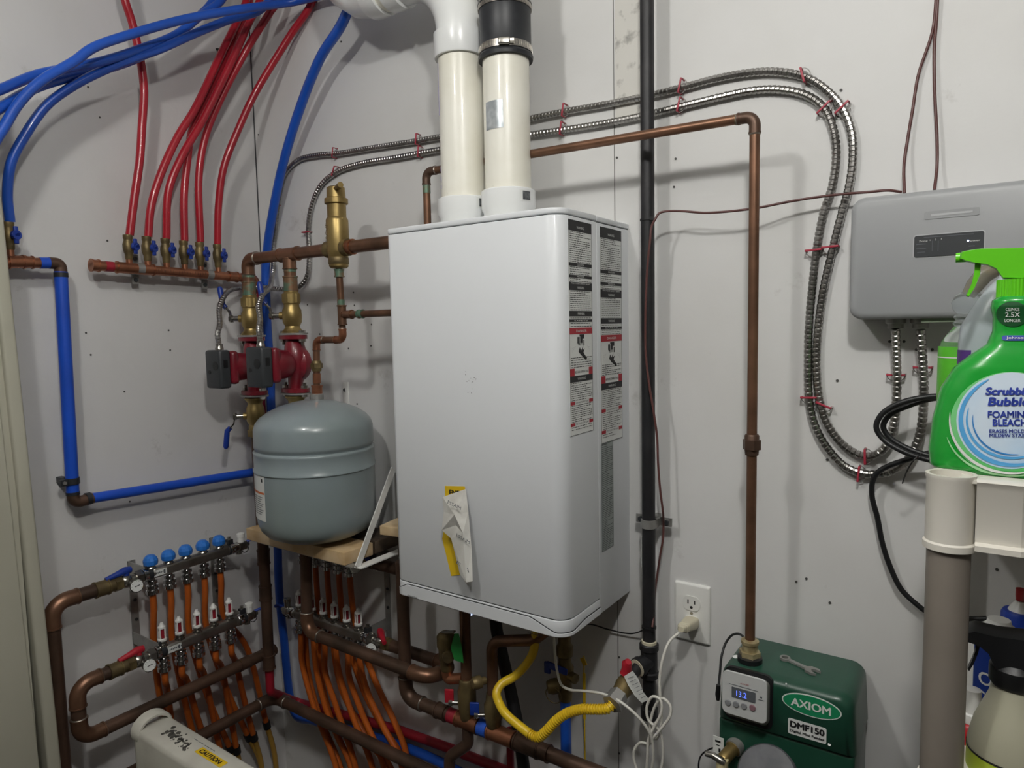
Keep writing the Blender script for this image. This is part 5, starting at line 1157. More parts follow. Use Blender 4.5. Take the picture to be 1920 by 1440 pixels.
m.loops(ls).build('top_cover', green_f, fd, ang=50)
m = MB(); m.bx(f_l-.002, f_r+.002, -of+.004, -.018, f_b, f_m+.001, .006); m.build('lower_housing', green_f, fd)
fyy = -of-.0003
# control panel
pcx, pcz = B(1395, 1316, of).x, B(1395, 1314, of).z
pw = B(1437, 1330, of+.02).x-B(1354, 1310, of+.02).x; ph = B(1352, 1264, of+.02).z-B(1352, 1345, of+.02).z
print('panel', pw, ph)
pn = MB(); tilt = V((0, -.12, 1)).normalized() if False else UP
pc3 = B(1396, 1305, of+.022)
m = MB(); plate(m, V((pc3.x, -of+.004, pc3.z-.012)), XP, UP, rrect(pw*1.10, ph*1.22, .012), .006); m.build('panel_recess', black, fd)
ls = []
for d, i, dz in ((.0, .002, -.012), (.014, 0, -.008), (.020, .0005, -.003), (.024, .003, 0)):
    ls.append([V((pc3.x+x*(1-i*12), -of-d, pc3.z+z_*(1-i*12)+dz)) for x, z_ in rrect(pw, ph, .009)])
m = MB(); m.loops(ls[:3]); cpn = m.build('panel_housing', mat('panel_grey', '8f8d88', .45), fd)
pf_ = MB(); plate(pf_, V((pc3.x, -of-.020, pc3.z+.0)), XP, UP, rrect(pw, ph*.96, .009), .0045); pfo = pf_.build('panel_face', mat('panel_silver', 'c8cac9', .35), fd)
po = of+.0248
def onp(px, py, o=po): return B(px, py, o)
qc = onp(1394, 1303); m = MB(); plate(m, V((qc.x, -po+.0006, qc.z)), XP, UP, rrect(.0375, .0175, .001), .0008); ls_ = m.build('lcd_screen', lcd, pfo)
text('13.2', V((qc.x-.004, -po-.0005, qc.z)), XP, UP, .009, lcdblue, ls_, 'digits', w=.016)
text('AXIOM', onp(1396, 1283), XP, UP, .0024, inkr, pfo, 'panel_lettering', w=.013)
m = MB(); a_ = onp(1394, 1289); m.box(a_, (.045, .0003, .0008)); a_ = onp(1427, 1308); m.box(a_, (.003, .0003, .0025)); m.box(onp(1427, 1313), (.008, .0003, .001)); m.build('panel_print', inkg, pfo)
for i, px in enumerate((1365, 1380, 1395, 1411)):
    q = B(px, 1317+i*3.3, po); MB().lathe([(.0050, 0), (.0050, .0008), (.0043, .0018), (0, .0019)], q, YN, 20).build('button', btn if i < 3 else btnr, pfo)
# oval logo and model label
lc = B(1521, 1324, of); lw_ = (B(1577, 1340, of).x-B(1465, 1310, of).x); lh_ = .0345
el_ = lambda a, b: [(a*math.cos(q), b*math.sin(q)) for q in [2*PI*i/48 for i in range(48)]]
m = MB(); plate(m, V((lc.x, -of+.0002, lc.z)), XP, UP, el_(lw_/2, lh_/2), .0006); lo1 = m.build('oval_logo', white, fd, smooth=False)
m = MB(); plate(m, V((lc.x, -of-.0002, lc.z)), XP, UP, el_(lw_/2-.0018, lh_/2-.0018), .0006); m.build('logo_ground', green_l, lo1, smooth=False)
text('AXIOM', V((lc.x, -of-.0010, lc.z)), XP, UP, .0125, white, lo1, 'logo_lettering', w=lw_*.66, bold=.045)
dc = B(1513, 1370, of); m = MB(); dwid = B(1549, 1378, of).x-B(1477, 1361, of).x; plate(m, V((dc.x, -of+.0002, dc.z)), XP, UP, rrect(dwid, .0255, .003), .0006); lo2 = m.build('model_label', paper, fd, smooth=False)
text('DMF150', V((dc.x, -of-.0008, dc.z+.0045)), XP, UP, .0095, ink, lo2, 'label_lettering', w=dwid*.88, bold=.07)
text('Digital Mini Feeder', V((dc.x, -of-.0008, dc.z-.0068)), XP, UP, .0050, ink, lo2, 'label_lettering', w=dwid*.9, bold=.05)
m = MB()
for px, py, r in ((1555, 1396, .0022), (1474, 1282, .0012)): m.cyl(B(px, py, of), B(px, py, of+.0006), r, n=12)
m.build('white_dot', paper, fd)
# top: port with rubber and brass collar
tz_ = f_t
sc_ = MB().lathe([(.020, tz_-.004), (.020, tz_+.008), (.015, tz_+.010)], (xc, -oc, 0), UP, 26).build('inlet_rubber', black, fd)
MB().hexn((xc, -oc, tz_+.008), (xc, -oc, tz_+.018), .0175).lathe([(.0125, tz_+.018), (.0125, tz_+.030), (.0145, tz_+.031), (.0145, tz_+.036), (.0115, tz_+.038)], (xc, -oc, 0), UP, 22).build('inlet_fitting', mat('cream_brass', 'bdb08a', .4, .4, h2='8c7c58', scale=40), fd)
# white scuff on the left shoulder
m = MB(); q = V((f_l+.017, -of+.045, tz_-.0015)); m.sphere(q, .008, 12, (1.1, .9, .25)); m.build('white_scuff', paper, fd)
# wrench lying on top
wr = MB(); wz = tz_+.0005
wa, wc_ = V((B(1468, 1243, .09).x, -.075, wz)), V((B(1523, 1268, .09).x, -.095, wz)); wd = (wc_-wa).normalized(); wn = V((-wd.y, wd.x, 0))
Lw = (wc_-wa).length
def wp(u, v): return wa+wd*u+wn*v
ring = [2*PI*i/24 for i in range(24)]
for i in range(24):
    a, b = ring[i], ring[(i+1) % 24]; R1, R2 = .0085, .005
    wr.prism([wp(R2*math.cos(a), R2*math.sin(a)), wp(R1*math.cos(a), R1*math.sin(a)), wp(R1*math.cos(b), R1*math.sin(b)), wp(R2*math.cos(b), R2*math.sin(b))], UP*.004)
wr.prism([wp(.007, -.0035), wp(Lw*.5, -.003), wp(Lw-.008, -.004), wp(Lw-.008, .004), wp(Lw*.5, .0035), wp(.007, .0035)], UP*.0035)
wr.prism([wp(Lw-.011, -.003), wp(Lw-.006, -.010), wp(Lw+.006, -.011), wp(Lw+.012, -.006), wp(Lw+.003, -.005), wp(Lw-.001, 0), wp(Lw+.003, .005), wp(Lw+.012, .006), wp(Lw+.006, .011), wp(Lw-.006, .010), wp(Lw-.011, .003)], UP*.004)
tag(wr.build('wrench', galv), 'small dusty steel wrench lying on top of the green feeder', 'wrench')
tag(hose('black_cable', [B(1404, 1222, .09), B(1398, 1200, .085), B(1387, 1189, .08), B(1374, 1190, .08), B(1361, 1205, .085), B(1353, 1230, .10), B(1350, 1260, .13), B(1347, 1290, .155), B(1345, 1310, .160)], .0020, black), 'thin black cable arching from the copper pipe to the left side of the feeder', 'cable')
MB().tube([B(1347, 1284, .158), B(1346, 1302, .158), B(1346, 1312, .156)], [.0035, .0045, .003], 10).build('cable_plug', black, fd)
# outlet valve and card at the lower left
oc_ = of-.004
m = MB(); q = B(1347, 1400, of+.003); m.box(q, (.018, .0015, .034)); cdp = m.build('info_card', paper, fd, smooth=False)
m = MB(); m.box(B(1346, 1390, of+.0042), (.009, .0005, .003)).box(B(1346, 1397, of+.0042), (.006, .0005, .001)).box(B(1349, 1407, of+.0042), (.003, .0005, .006)); m.build('card_print', ink, cdp)
q = B(1376, 1402, of); vdir = V((-.30, -1, -.25)).normalized(); m = MB().lathe([(.0125, -.012), (.0125, .004), (.0105, .005), (.0105, .032), (.0095, .034)], q, vdir, 24); m.build('outlet_fitting', brass, fd)
MB().lathe([(.0145, -.012), (.0145, .002), (.011, .003)], q, vdir, 24).build('outlet_collar', galv, fd)
q2 = q+vdir*.040; m = MB().cyl(q2+V((.004, 0, .008)), q2-V((-.002, 0, .05)), .0095, n=18); m.build('outlet_elbow', mat('cream_fitting', 'c9bd92', .45), fd)
m = MB().tube([q2+V((-.022, -.004, .010)), q2+V((-.010, -.005, .012)), q2+V((.004, -.006, .008)), q2+V((.010, -.006, .006))], [.0045, .0055, .006, .004], 10); m.build('valve_lever', nickel, fd)
m = MB().lathe([(.042, 0), (.045, .003), (.045, .015), (.042, .019), (.010, .022), (0, .0225)], V((B(1436, 1458, .22).x, -.20, B(1436, 1458, .22).z-.012)), (-.05, -.72, .69), 40)
m.build('round_lid', mat('dusty_black_lid', '4a4c50', .55, h2='5f6064', scale=30), fd)
tag(hose('thin_cable', [B(1344, 1400, .15), B(1330, 1405, .15), B(1316, 1415, .14), B(1310, 1432, .12), B(1312, 1470, .10), V((1.33, -.06, .02))], .0014, black), 'thin dark cable leaving the feeder at its lower left corner', 'cable')

# ================================================================== PLASTIC SHELF UNIT, RIGHT
ys = -.375; xs0 = B(1740, 900, .375).x; xs1 = xs0+.30; zst = B(1800, 897, .37).z; zsb = B(1775, 1025, .37).z
print('shelf', xs0, zst, zsb)
sh = T('shelf_unit', 'white plastic shelf unit with taupe posts at the right edge of the picture', 'shelf', (xs0, ys, 0))
pcx_ = B(1776, 1100, .35).x; pcy = -.35; rp = .0215
yb_s = -.012
m = MB().bx(xs0+.03, 2.3, ys+.012, yb_s-.01, zst-.006, zst-.002); m.build('shelf_panel', shelfw, sh)
m = MB()
prf = [(zst-.0005), zsb]
# front apron with a slightly tilted face and lips
ap = [V((0, ys+.006, zst)), V((0, ys+.002, zst-.002)), V((0, ys+.006, zst-.010)), V((0, ys+.010, zsb+.008)), V((0, ys+.002, zsb+.006)), V((0, ys+.002, zsb)), V((0, ys+.018, zsb)), V((0, ys+.018, zst))]
xa_ = pcx_+.024
ls = [[p+XP*x for p in ap] for x in (xa_, xa_+.04)]
m.loops(ls)
# recessed middle of the apron
ls = [[p+XP*x+YP*dy for p in ap] for x, dy in ((xa_+.04, 0), (xa_+.05, .006), (2.3, .006))]
m.loops(ls)
ls = [[V((xs0+(p.y-ys), 0, p.z))+YP*y for p in ap] for y in (pcy+.02, yb_s)]
m.loops(ls); m.build('apron', shelfw, sh)
mb = MB().lathe([(.0255, zsb-.006), (.0255, zsb+.001), (.0235, zsb+.003), (.0235, zst-.006), (.0245, zst-.003), (.0245, zst+.001), (.0205, zst+.001), (.0205, zst-.012), (.005, zst-.012)], (pcx_, pcy, 0), UP, 40)
for a in (0, 60, 120): mb.box((pcx_, pcy, zst-.008), (.040, .0015, .006), X=(math.cos(math.radians(a)), math.sin(math.radians(a)), 0), Y=(-math.sin(math.radians(a)), math.cos(math.radians(a)), 0))
mb.build('corner_socket', shelfw, sh)
MB().cyl((pcx_, pcy, .02), (pcx_, pcy, zsb-.004), rp, n=40).build('post', postg, sh)
MB().cyl((pcx_, -.045, .02), (pcx_, -.045, zst+.038), rp*.55, n=24).build('post', shelfw, sh)
zl2 = .975
m = MB().bx(xs0+.02, 2.3, ys+.012, yb_s-.01, zl2-.04, zl2); m.build('lower_shelf_panel', shelfw, sh)
MB().lathe([(.0235, zl2-.045), (.0235, zl2+.0), (.0215, zl2+.001)], (pcx_, pcy, 0), UP, 30).build('lower_corner_socket', shelfw, sh)

# ================================================================== BOTTLES ON THE UPPER SHELF
def oval(c, a, b, z, n=40, p=2.6, flat=0):
    o = []
    for i in range(n):
        q = 2*PI*i/n; cx_, sx_ = math.cos(q), math.sin(q)
        o.append(V((c.x+a*math.copysign(abs(cx_)**(2/p), cx_), c.y+b*math.copysign(abs(sx_)**(2/p), sx_), z)))
    return o
ob = .30
def zB(px, py, o=ob): return B(px, py, o).z
gx_ = B(1899, 700, ob).x
def wB(hwpx): return hwpx*.775/1280
zbot = zst-.002
gb = T('spray_bottle', 'big green spray bottle with lime trigger head and pale blue round label', 'bottle', (gx_, -ob, zbot))
k_ = [(zbot, 118, .030), (zbot+.004, 126, .033), (zB(1899, 850), 129, .034), (zB(1899, 790), 124, .034), (zB(1899, 730), 112, .033), (zB(1899, 690), 92, .031), (zB(1899, 665), 66, .028), (zB(1899, 645), 42, .025), (zB(1899, 620), 34, .022), (zB(1899, 595), 34, .022), (zB(1899, 575), 38, .023), (zB(1899, 563), 36, .022), (zB(1899, 556), 28, .019)]
ks = []
for i in range(len(k_)-1):
    for j in range(4):
        t = j/4; t = t*t*(3-2*t) if False else t
        ks.append(tuple(a+(b-a)*t for a, b in zip(k_[i], k_[i+1])))
ks.append(k_[-1])
body = MB().loops([oval(V((gx_, -ob, 0)), wB(hw), d, z, 48, 2.5) for z, hw, d in ks]); body.build('bottle_body', bgreen, gb, ang=70)
def front_pt(px, py, extra=.0008):
    """project a label point from the picture plane on the front of the green bottle body"""
    z = zB(px, py, ob+.03); x = B(px, py, ob+.03).x
    for (z0_, h0, d0), (z1_, h1, d1) in zip(k_, k_[1:]):
        if z0_ <= z <= z1_:
            t = (z-z0_)/max(z1_-z0_, 1e-6); hw = wB(h0+(h1-h0)*t); dd = d0+(d1-d0)*t; break
    else: hw, dd = wB(36), .022
    u = min(abs(x-gx_)/hw, .995); y = -ob-dd*(1-u**2.5)**(1/2.5)
    return V((x, y-extra, z))
def bl_sheet(name, outlinef, m_, parent, ex, nr=8, na=48):
    mb = MB(); vs = []; fs = []
    cx_, cy_ = outlinef(None)
    for r in range(nr+1):
        for a in range(na):
            ox_, oy_ = outlinef(2*PI*a/na); vs.append(front_pt(cx_+(ox_-cx_)*r/nr, cy_+(oy_-cy_)*r/nr, ex))
    for r in range(nr):
        for a in range(na):
            b = (a+1) % na; fs.append([r*na+a, r*na+b, (r+1)*na+b, (r+1)*na+a])
    mb.add(vs, fs); return mb.build(name, m_, parent, ang=80)
bl_sheet('pale_green_halo', lambda a: (1897, 795) if a is None else (1897+116*math.cos(a), 795+98*math.sin(a)), mat('pale_green_print', '7fd08a', .3, h2='4fbf60', scale=6, coat=.3), gb, .0004)
lab = bl_sheet('round_label', lambda a: (1897, 786) if a is None else (1897+104*math.cos(a), 788+90*math.sin(a)), blabel, gb, .0008)
def ringsheet(cx_, cy_, ra, rb, wpx, a0, a1, m_, name, ex=.0014, n=40):
    mb = MB(); vs = []; fs = []
    for i in range(n+1):
        a = math.radians(a0+(a1-a0)*i/n); tpr = math.sin(PI*i/n)**.5*wpx+.4
        for s_ in (0, 1): vs.append(front_pt(cx_+(ra-tpr*s_)*math.cos(a), cy_+(rb-tpr*s_)*math.sin(a), ex))
    for i in range(n): fs.append([2*i, 2*i+2, 2*i+3, 2*i+1])
    return mb.add(vs, fs).build(name, m_, lab, ang=80)
ringsheet(1897, 788, 100, 86, 9, 60, 245, swirl, 'blue_swirl'); ringsheet(1897, 788, 86, 72, 5, 50, 200, swirl, 'blue_swirl'); ringsheet(1897, 788, 74, 64, 3, 80, 190, mat('mid_blue_swirl', '3c86c8', .3), 'blue_swirl')
ringsheet(1897, 790, 118, 98, 5, 70, 190, paper, 'white_arc'); ringsheet(1897, 805, 124, 88, 4, 60, 170, mat('pale_green_arc', '9fd8a0', .3), 'green_arc', .001)
def curved_text(s_, px, py, hpx, wpx, m_, bold=0, name='label_lettering', sh=0., ex=.0018):
    cu = text(s_, V((0, 0, 0)), XP, YP, 1, None, None, w=None, bold=bold, th=0, shear=sh)
    xs_ = [v.x for v in cu.v]; ys_ = [v.y for v in cu.v]; wx = max(xs_)-min(xs_); hy = max(ys_)-min(ys_); mx = (max(xs_)+min(xs_))/2
    mb = MB(); mb.add([front_pt(px+(v.x-mx)/wx*wpx, py-(v.y)/hy*hpx, ex) for v in cu.v], cu.f)
    return mb.build(name, m_, lab, smooth=False)
curved_text('Scrubbing', 1896, 735, 19, 98, inkb, .06, sh=.15)
curved_text('Bubbles', 1896, 752, 16, 88, inkb, .06, sh=.15)
curved_text('FOAMING', 1893, 776, 13, 82, inkb, .05)
curved_text('BLEACH', 1893, 791, 13, 64, inkb, .05)
curved_text('ERASES MOLD &', 1893, 807, 7, 76, inkb, .04)
curved_text('MILDEW STAINS', 1893, 815, 7, 76, inkb, .04)
bd = bl_sheet('neck_badge', lambda a: (1899, 590) if a is None else (1899+31*math.cos(a), 589+24*math.sin(a)), bdark, gb, .0008)
for s_, py, h, w in (('CLINGS', 580, 6, 26), ('2.5X', 590, 9, 28), ('LONGER', 601, 6, 30)): curved_text(s_, 1899, py, h, w, paper, .02)
bl_sheet('maker_strip', lambda a: (1905, 634) if a is None else (1905+26*math.copysign(abs(math.cos(a))**.4, math.cos(a)), 634+5*math.copysign(abs(math.sin(a))**.4, math.sin(a))), inkb, gb, .0008)
curved_text('Johnson', 1906, 634, 6, 38, paper, .02)
# ribbed collar and trigger head
col = MB(); zc0, zc1 = zB(1899, 556), zB(1899, 524); n_ = 72
col.loops([[V((gx_+math.cos(2*PI*i/n_)*(.0175+.0007*(i % 2)), -ob+math.sin(2*PI*i/n_)*(.0175+.0007*(i % 2)), z)) for i in range(n_)] for z in (zc0-.001, zc1)]); col.build('collar', lime, gb, smooth=False)
hp = [(1800, 478), (1803, 473), (1818, 470), (1840, 467), (1935, 465), (1965, 478), (1962, 520), (1925, 524), (1881, 523), (1868, 505), (1850, 497), (1826, 494), (1806, 489), (1803, 487), (1800, 487)]
def hprism(pts, hw, m_, name, parent, bev=.003):
    ls = []
    cxp = sum(p[0] for p in pts)/len(pts); cyp = sum(p[1] for p in pts)/len(pts)
    for dy, s_ in ((-hw, .94), (-hw*.75, .99), (0, 1.0), (hw*.75, .99), (hw, .94)):
        ls.append([V((B(cxp+(x-cxp)*s_, cyp+(y-cyp)*s_, ob).x, -ob+dy, B(cxp+(x-cxp)*s_, cyp+(y-cyp)*s_, ob).z)) for x, y in pts])
    return MB().loops(ls).build(name, m_, parent, ang=40)
hprism(hp, .014, lime, 'trigger_head', gb)
hprism([(1828, 492), (1840, 495), (1838, 515), (1828, 540), (1817, 557), (1811, 556), (1822, 532), (1827, 510)], .006, lime, 'trigger', gb)
q = B(1800, 483, ob); MB().cyl(q+V((-.004, 0, 0)), q+V((.006, 0, 0)), .0055, n=16).build('nozzle', lime, gb)
# milky bottle with purple label behind
om = .215
def wB2(hwpx, o=om): return hwpx*((CAM-B(1850, 700, o)).dot(-fw))/1280
mx = B(1890, 700, om).x
mbt = T('plastic_bottle', 'milky white bottle with a purple label edge behind the green spray bottle', 'bottle', (mx, -om, zbot))
k2 = [(zbot, 70, .030), (zbot+.004, 76, .033), (zB(1890, 800, om), 78, .034), (zB(1890, 640, om), 79, .034), (zB(1890, 610, om), 76, .033), (zB(1890, 570, om), 56, .028), (zB(1890, 540, om), 38, .024), (zB(1890, 520, om), 20, .017), (zB(1890, 505, om), 18, .016)]
MB().loops([oval(V((mx, -om, 0)), wB2(h), d, z, 40, 3.2) for z, h, d in k2]).build('bottle_body', milky, mbt, ang=60)
q = V((mx, -om, 0)); mb = MB(); z1_ = zB(1800, 655, om); z0_ = zB(1800, 700, om)
o_ = [oval(V((mx, -om, 0)), wB2(79.8), .0346, z, 40, 3.2) for z in (z0_, z1_)]
idx = [i for i in range(40) if o_[0][i].y < -om-.01 and o_[0][i].x < mx-wB2(55)]
mb.add([o_[0][i] for i in idx]+[o_[1][i] for i in idx], [[j, j+1, j+1+len(idx), j+len(idx)] for j in range(len(idx)-1)]); mb.build('purple_label', purple, mbt)
MB().lathe([(wB2(20), zB(1890, 508, om)), (wB2(22), zB(1890, 503, om)), (wB2(22), zB(1890, 488, om)), (wB2(14), zB(1890, 482, om))], (mx, -om, 0), UP, 24).build('yellow_cap', yellab, mbt)
# clear bottle with lime label, furthest left
oc3 = .17
lx = B(1812, 700, oc3).x
w3 = lambda h: h*((CAM-B(1812, 700, oc3)).dot(-fw))/1280
cbt = T('plastic_bottle', 'clear ribbed-neck bottle with a lime green label at the left end of the upper shelf', 'bottle', (lx, -oc3, zbot))
k3 = [(zbot, 36), (zbot+.004, 44), (zB(1812, 660, oc3), 46), (zB(1812, 640, oc3), 42), (zB(1812, 625, oc3), 32), (zB(1812, 612, oc3), 22), (zB(1812, 606, oc3), 25), (zB(1812, 600, oc3), 20), (zB(1812, 594, oc3), 24), (zB(1812, 588, oc3), 19), (zB(1812, 580, oc3), 25), (zB(1812, 568, oc3), 28), (zB(1812, 556, oc3), 24), (zB(1812, 548, oc3), 14)]
MB().lathe([(w3(h), z) for z, h in k3], (lx, -oc3, 0), UP, 36).build('bottle_body', clearp, cbt, ang=60)
MB().lathe([(w3(44)-.0015, zbot+.003), (w3(46)-.0015, zbot+.01), (w3(46)-.0015, zB(1812, 655, oc3)), (.001, zB(1812, 655, oc3))], (lx, -oc3, 0), UP, 36).build('green_cleaner', limeliq, cbt)
MB().lathe([(w3(46)+.0003, zB(1812, 800, oc3)), (w3(46)+.0006, zB(1812, 799, oc3)), (w3(46)+.0006, zB(1812, 650, oc3)), (w3(46)+.0003, zB(1812, 649, oc3))], (lx, -oc3, 0), UP, 36).build('label_sleeve', limeliq, cbt)
MB().lathe([(w3(46)+.0009, zB(1812, 670, oc3)), (w3(46)+.0009, zB(1812, 668, oc3))], (lx, -oc3, 0), UP, 36).build('white_line', paper, cbt)
MB().tube([B(1814, 556, oc3), B(1828, 535, oc3), B(1845, 515, oc3), B(1868, 503, oc3)], [w3(11), w3(15), w3(16), w3(14)], 16).build('clear_neck', mat('smoky_plastic', '9a9686', .15, trans=.5), cbt)
MB().tube([B(1846, 508, oc3), B(1860, 503, oc3), B(1880, 503, oc3)], [w3(9), w3(10), w3(8)], 12).build('yellow_trigger', yellab, cbt)

# ================================================================== BOTTLES ON THE LOWER SHELF
ol = .27
def xz(px, py, o=ol): return B(px, py, o)
wl = lambda h, o: h*((CAM-B(1870, 1300, o)).dot(-fw))/1280
def lbottle(name, lab_, px, o, prof, m_, n=40):
    c = B(px, 1300, o); t = T(name, lab_, 'bottle', (c.x, -o, zl2)); 
    pr = [(wl(h, o), B(px, y, o).z if y else zl2) for h, y in prof]
    MB().lathe(pr, (c.x, -o, 0), UP, n).build('bottle_body', m_, t, ang=50); return t, c
bt, c = lbottle('spray_bottle', 'beige spray bottle with black trigger head on the lower shelf', 1900, .30, [(64, 0), (69, 1430), (69, 1400), (60, 1360), (48, 1330), (38, 1305), (33, 1285), (31, 1272), (20, 1268)], beige)
m = MB(); o3 = .30
def hp2(pts, hw, m_, name, parent, o):
    ls = []; cxp = sum(p[0] for p in pts)/len(pts); cyp = sum(p[1] for p in pts)/len(pts)
    for dy, s_ in ((-hw, .93), (-hw*.75, .99), (0, 1.0), (hw*.75, .99), (hw, .93)):
        ls.append([V((B(cxp+(x-cxp)*s_, cyp+(y-cyp)*s_, o).x, -o+dy, B(cxp+(x-cxp)*s_, cyp+(y-cyp)*s_, o).z)) for x, y in pts])
    return MB().loops(ls).build(name, m_, parent, ang=40)
hp2([(1811, 1174), (1824, 1171), (1836, 1174), (1870, 1182), (1935, 1190), (1975, 1200), (1965, 1240), (1935, 1262), (1878, 1262), (1862, 1238), (1852, 1215), (1834, 1200), (1824, 1196), (1811, 1192)], .018, black, 'trigger_head', bt, o3)
hp2([(1829, 1196), (1840, 1200), (1834, 1222), (1826, 1242), (1817, 1256), (1814, 1252), (1822, 1236), (1829, 1216)], .006, black, 'trigger', bt, o3)
MB().lathe([(wl(34, o3), B(1900, 1285, o3).z), (wl(39, o3), B(1900, 1278, o3).z), (wl(39, o3), B(1900, 1250, o3).z), (wl(30, o3), B(1900, 1240, o3).z)], (c.x, -o3, 0), UP, 32).build('black_collar', black, bt)
za, zb_ = zl2+.001, B(1900, 1408, o3).z
m = MB(); wrap(m, c, wl(69.8, o3), math.radians(-200), math.radians(-60), zl2, B(1900, 1412, o3).z, 30); ll_ = m.build('lime_label', limelab, bt)
m = MB(); wrap(m, c, wl(70.2, o3), math.radians(-200), math.radians(-60), B(1900, 1412, o3).z, B(1900, 1408, o3).z, 30); m.build('dark_label_edge', ink, ll_)
ob2 = .20
bt, c = lbottle('stain_remover_bottle', 'white bottle with a dark blue label behind the black trigger head', 1868, ob2, [(40, 0), (42, 1420), (42, 1200), (34, 1180), (20, 1168), (18, 1160)], white)
m = MB(); wrap(m, c, wl(42.6, ob2), math.radians(-150), math.radians(0), B(1868, 1330, ob2).z, B(1868, 1205, ob2).z, 30); lq = m.build('blue_label', oxiblue, bt)
fx = B(1858, 1240, ob2+.022); r_ = wl(43.4, ob2)
def cyl_text(s_, zc0_, hh, a_mid, awid, m_, parent, r, c_, bold=.0):
    t_ = text(s_, V((0, 0, 0)), XP, YP, 1, None, None, bold=bold, th=0); xs_ = [v.x for v in t_.v]; ys_ = [v.y for v in t_.v]
    wx = max(xs_)-min(xs_); hy = max(ys_)-min(ys_); mxx = (max(xs_)+min(xs_))/2; mb = MB(); vs = []
    for v in t_.v:
        a = a_mid+(v.x-mxx)/wx*awid; vs.append(V((c_.x+math.cos(a)*r, c_.y+math.sin(a)*r, zc0_+v.y/hy*hh)))
    return mb.add(vs, t_.f).build('label_lettering', m_, parent, smooth=False)
c0 = V((c.x, -ob2, 0))
cyl_text('Oxi', B(1855, 1258, ob2).z, .017, math.radians(-100), 1.1, paper, lq, r_, c0, .03); cyl_text('Clean', B(1855, 1292, ob2).z, .015, math.radians(-100), 1.2, paper, lq, r_, c0, .03)
oc4 = .10
bt, c = lbottle('squeeze_bottle', 'white bottle with deep blue cap and red tip, rearmost on the lower shelf', 1906, oc4, [(40, 0), (42, 1420), (42, 1230), (34, 1200), (27, 1190), (26, 1180)], white)
MB().lathe([(wl(28, oc4), B(1906, 1190, oc4).z), (wl(29, oc4), B(1906, 1186, oc4).z), (wl(29, oc4), B(1906, 1150, oc4).z), (wl(26, oc4), B(1906, 1144, oc4).z), (.001, B(1906, 1142, oc4).z)], (c.x, -oc4, 0), UP, 32).build('blue_cap', bluecp, bt)
MB().lathe([(wl(19, oc4), B(1906, 1144, oc4).z), (wl(14, oc4), B(1906, 1134, oc4).z), (wl(8, oc4), B(1906, 1126, oc4).z), (.001, B(1906, 1125, oc4).z)], (c.x, -oc4, 0), UP, 24).build('nozzle_cone', white, bt)
MB().lathe([(wl(7, oc4), B(1916, 1126, oc4).z), (wl(8, oc4), B(1916, 1118, oc4).z), (wl(8, oc4), B(1916, 1104, oc4).z), (.001, B(1916, 1102, oc4).z)], (c.x, -oc4, 0), UP, 20).build('red_tip', redb, bt)
oc5 = .25
bt, c = lbottle('squeeze_bottle', 'red bottle with a white flip cap just right of the shelf post', 1824, oc5, [(24, 0), (30, 1440), (30, 1375), (24, 1358), (16, 1350)], redb)
MB().lathe([(wl(19, oc5), B(1824, 1352, oc5).z), (wl(20, oc5), B(1824, 1348, oc5).z), (wl(19, oc5), B(1824, 1336, oc5).z), (wl(15, oc5), B(1824, 1334, oc5).z), (wl(14, oc5), B(1824, 1292, oc5).z), (.001, B(1824, 1289, oc5).z)], (c.x, -oc5, 0), UP, 28).build('white_cap', white, bt)
cyl_text('RESOLVE', B(1824, 1400, oc5).z, .010, math.radians(-110), 1.1, paper, bt, wl(30.6, oc5), V((c.x, -oc5, 0)), .02) if False else None
oc6 = .16
bt, c = lbottle('white_tube', 'slim white container standing between the post and the blue-labelled bottle', 1822, oc6, [(15, 0), (16, 1400), (15, 1205), (12, 1198)], white)

# ================================================================== WHITE PLASTIC CASING, BOTTOM LEFT
zc0_ = .66
k0 = Z(283, 1352, zc0_); k1 = Z(470, 1470, zc0_)
axd = (k1-k0).normalized(); axn = V((-axd.y, axd.x, 0))
cs_ = T('plastic_casing', 'worn white plastic casing with black smudge and yellow sticker, poking up at the bottom left', 'casing', (k0.x, k0.y, zc0_-.2))
W_ = .075; Lc = .42
def cp_(u, v, w): return k0+axd*u+axn*v+UP*w
ls = []
for u, s_, dz in ((-.012, .55, -.03), (-.009, .80, -.014), (-.002, .95, -.004), (.010, 1, 0), (Lc, 1, 0)):
    o = [(-.5, -.14), (-.5, -.012), (-.46, -.003), (-.40, 0), (.40, 0), (.46, -.003), (.5, -.012), (.5, -.14)]
    ls.append([cp_(u, v*W_*s_, w+dz) for v, w in o])
MB().loops(ls).build('shell', white_h, cs_, ang=50)
m = MB(); ls = []
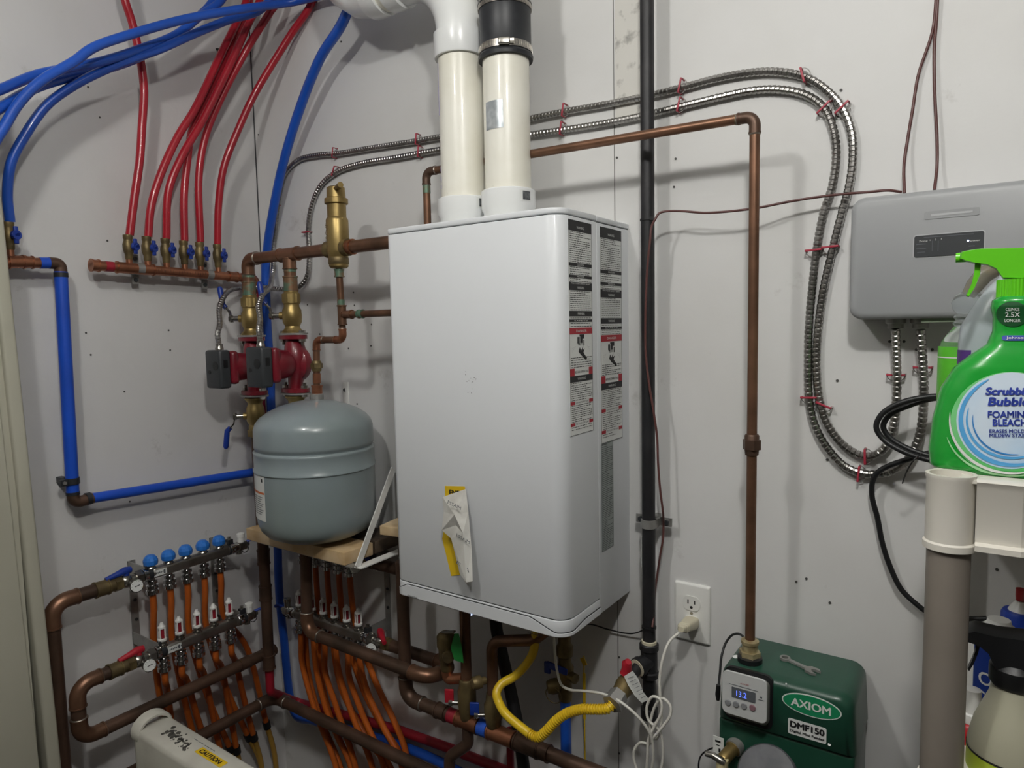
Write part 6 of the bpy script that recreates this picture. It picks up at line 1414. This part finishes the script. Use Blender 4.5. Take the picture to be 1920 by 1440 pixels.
for k in range(25):
    a = math.radians(-25+225*k/24); ca_, sa_ = math.cos(a), math.sin(a); ra = .036
    ls.append([cp_(.002+uu, -ca_*rr, -.012+sa_*rr*.85) for uu, rr in ((-.014, ra), (-.010, ra+.004), (.012, ra+.004), (.018, ra+.001), (.018, ra-.004), (-.010, ra-.004))])
m.loops(ls); m.build('end_loop', white_h, cs_)
random.seed(3); m = MB()
for k in range(90):
    u = .065+random.random()*.10; v = .0+random.gauss(0, .006)-(u-.09)*.12
    r = random.uniform(.0012, .0055)*(1 if u < .1 else .6)
    m.cyl(cp_(u, v, -.0003), cp_(u, v, .0003+random.random()*.0002), r, n=7)
m.build('smudge', smudge, cs_, smooth=False)
m = MB(); a = [cp_(.185, -.006, .0003), cp_(.275, -.006, .0003), cp_(.275, .012, .0003), cp_(.185, .012, .0003)]; m.prism(a, UP*.0003); st_ = m.build('yellow_sticker', yellab, cs_, smooth=False)
text('CAUTION', cp_(.228, .003, .0008), axd, axn, .010, ink, st_, 'sticker_lettering', w=.07, bold=.06)
m = MB()
for k in range(4): m.box(cp_(.15+.02*k, .018, .0003), (.016, .0012, .0003), X=axd, Y=axn)
m.build('fine_print', inkg, cs_)

# ================================================================== LIGHT
def kelvin_light(name, loc, e, r, col):
    l = bpy.data.lights.new(name, 'POINT'); l.energy = e; l.shadow_soft_size = r; l.color = col
    o = bpy.data.objects.new(name, l); C.objects.link(o); o.location = loc; return o
kelvin_light('lamp_right', (1.75, -1.13, HC-.125), 28, .045, (1, .985, .945))
kelvin_light('lamp_left', (.98, -1.22, HC-.125), 16, .045, (1, .985, .945))
w = bpy.data.worlds.new('world'); bpy.context.scene.world = w; w.use_nodes = True
w.node_tree.nodes['Background'].inputs[0].default_value = (.5, .52, .55, 1); w.node_tree.nodes['Background'].inputs[1].default_value = .02
vs = bpy.context.scene.view_settings
vs.view_transform = 'Standard'; vs.look = 'None'; vs.gamma = 1; vs.exposure = 0
try: vs.use_curve_mapping = False
except Exception: pass
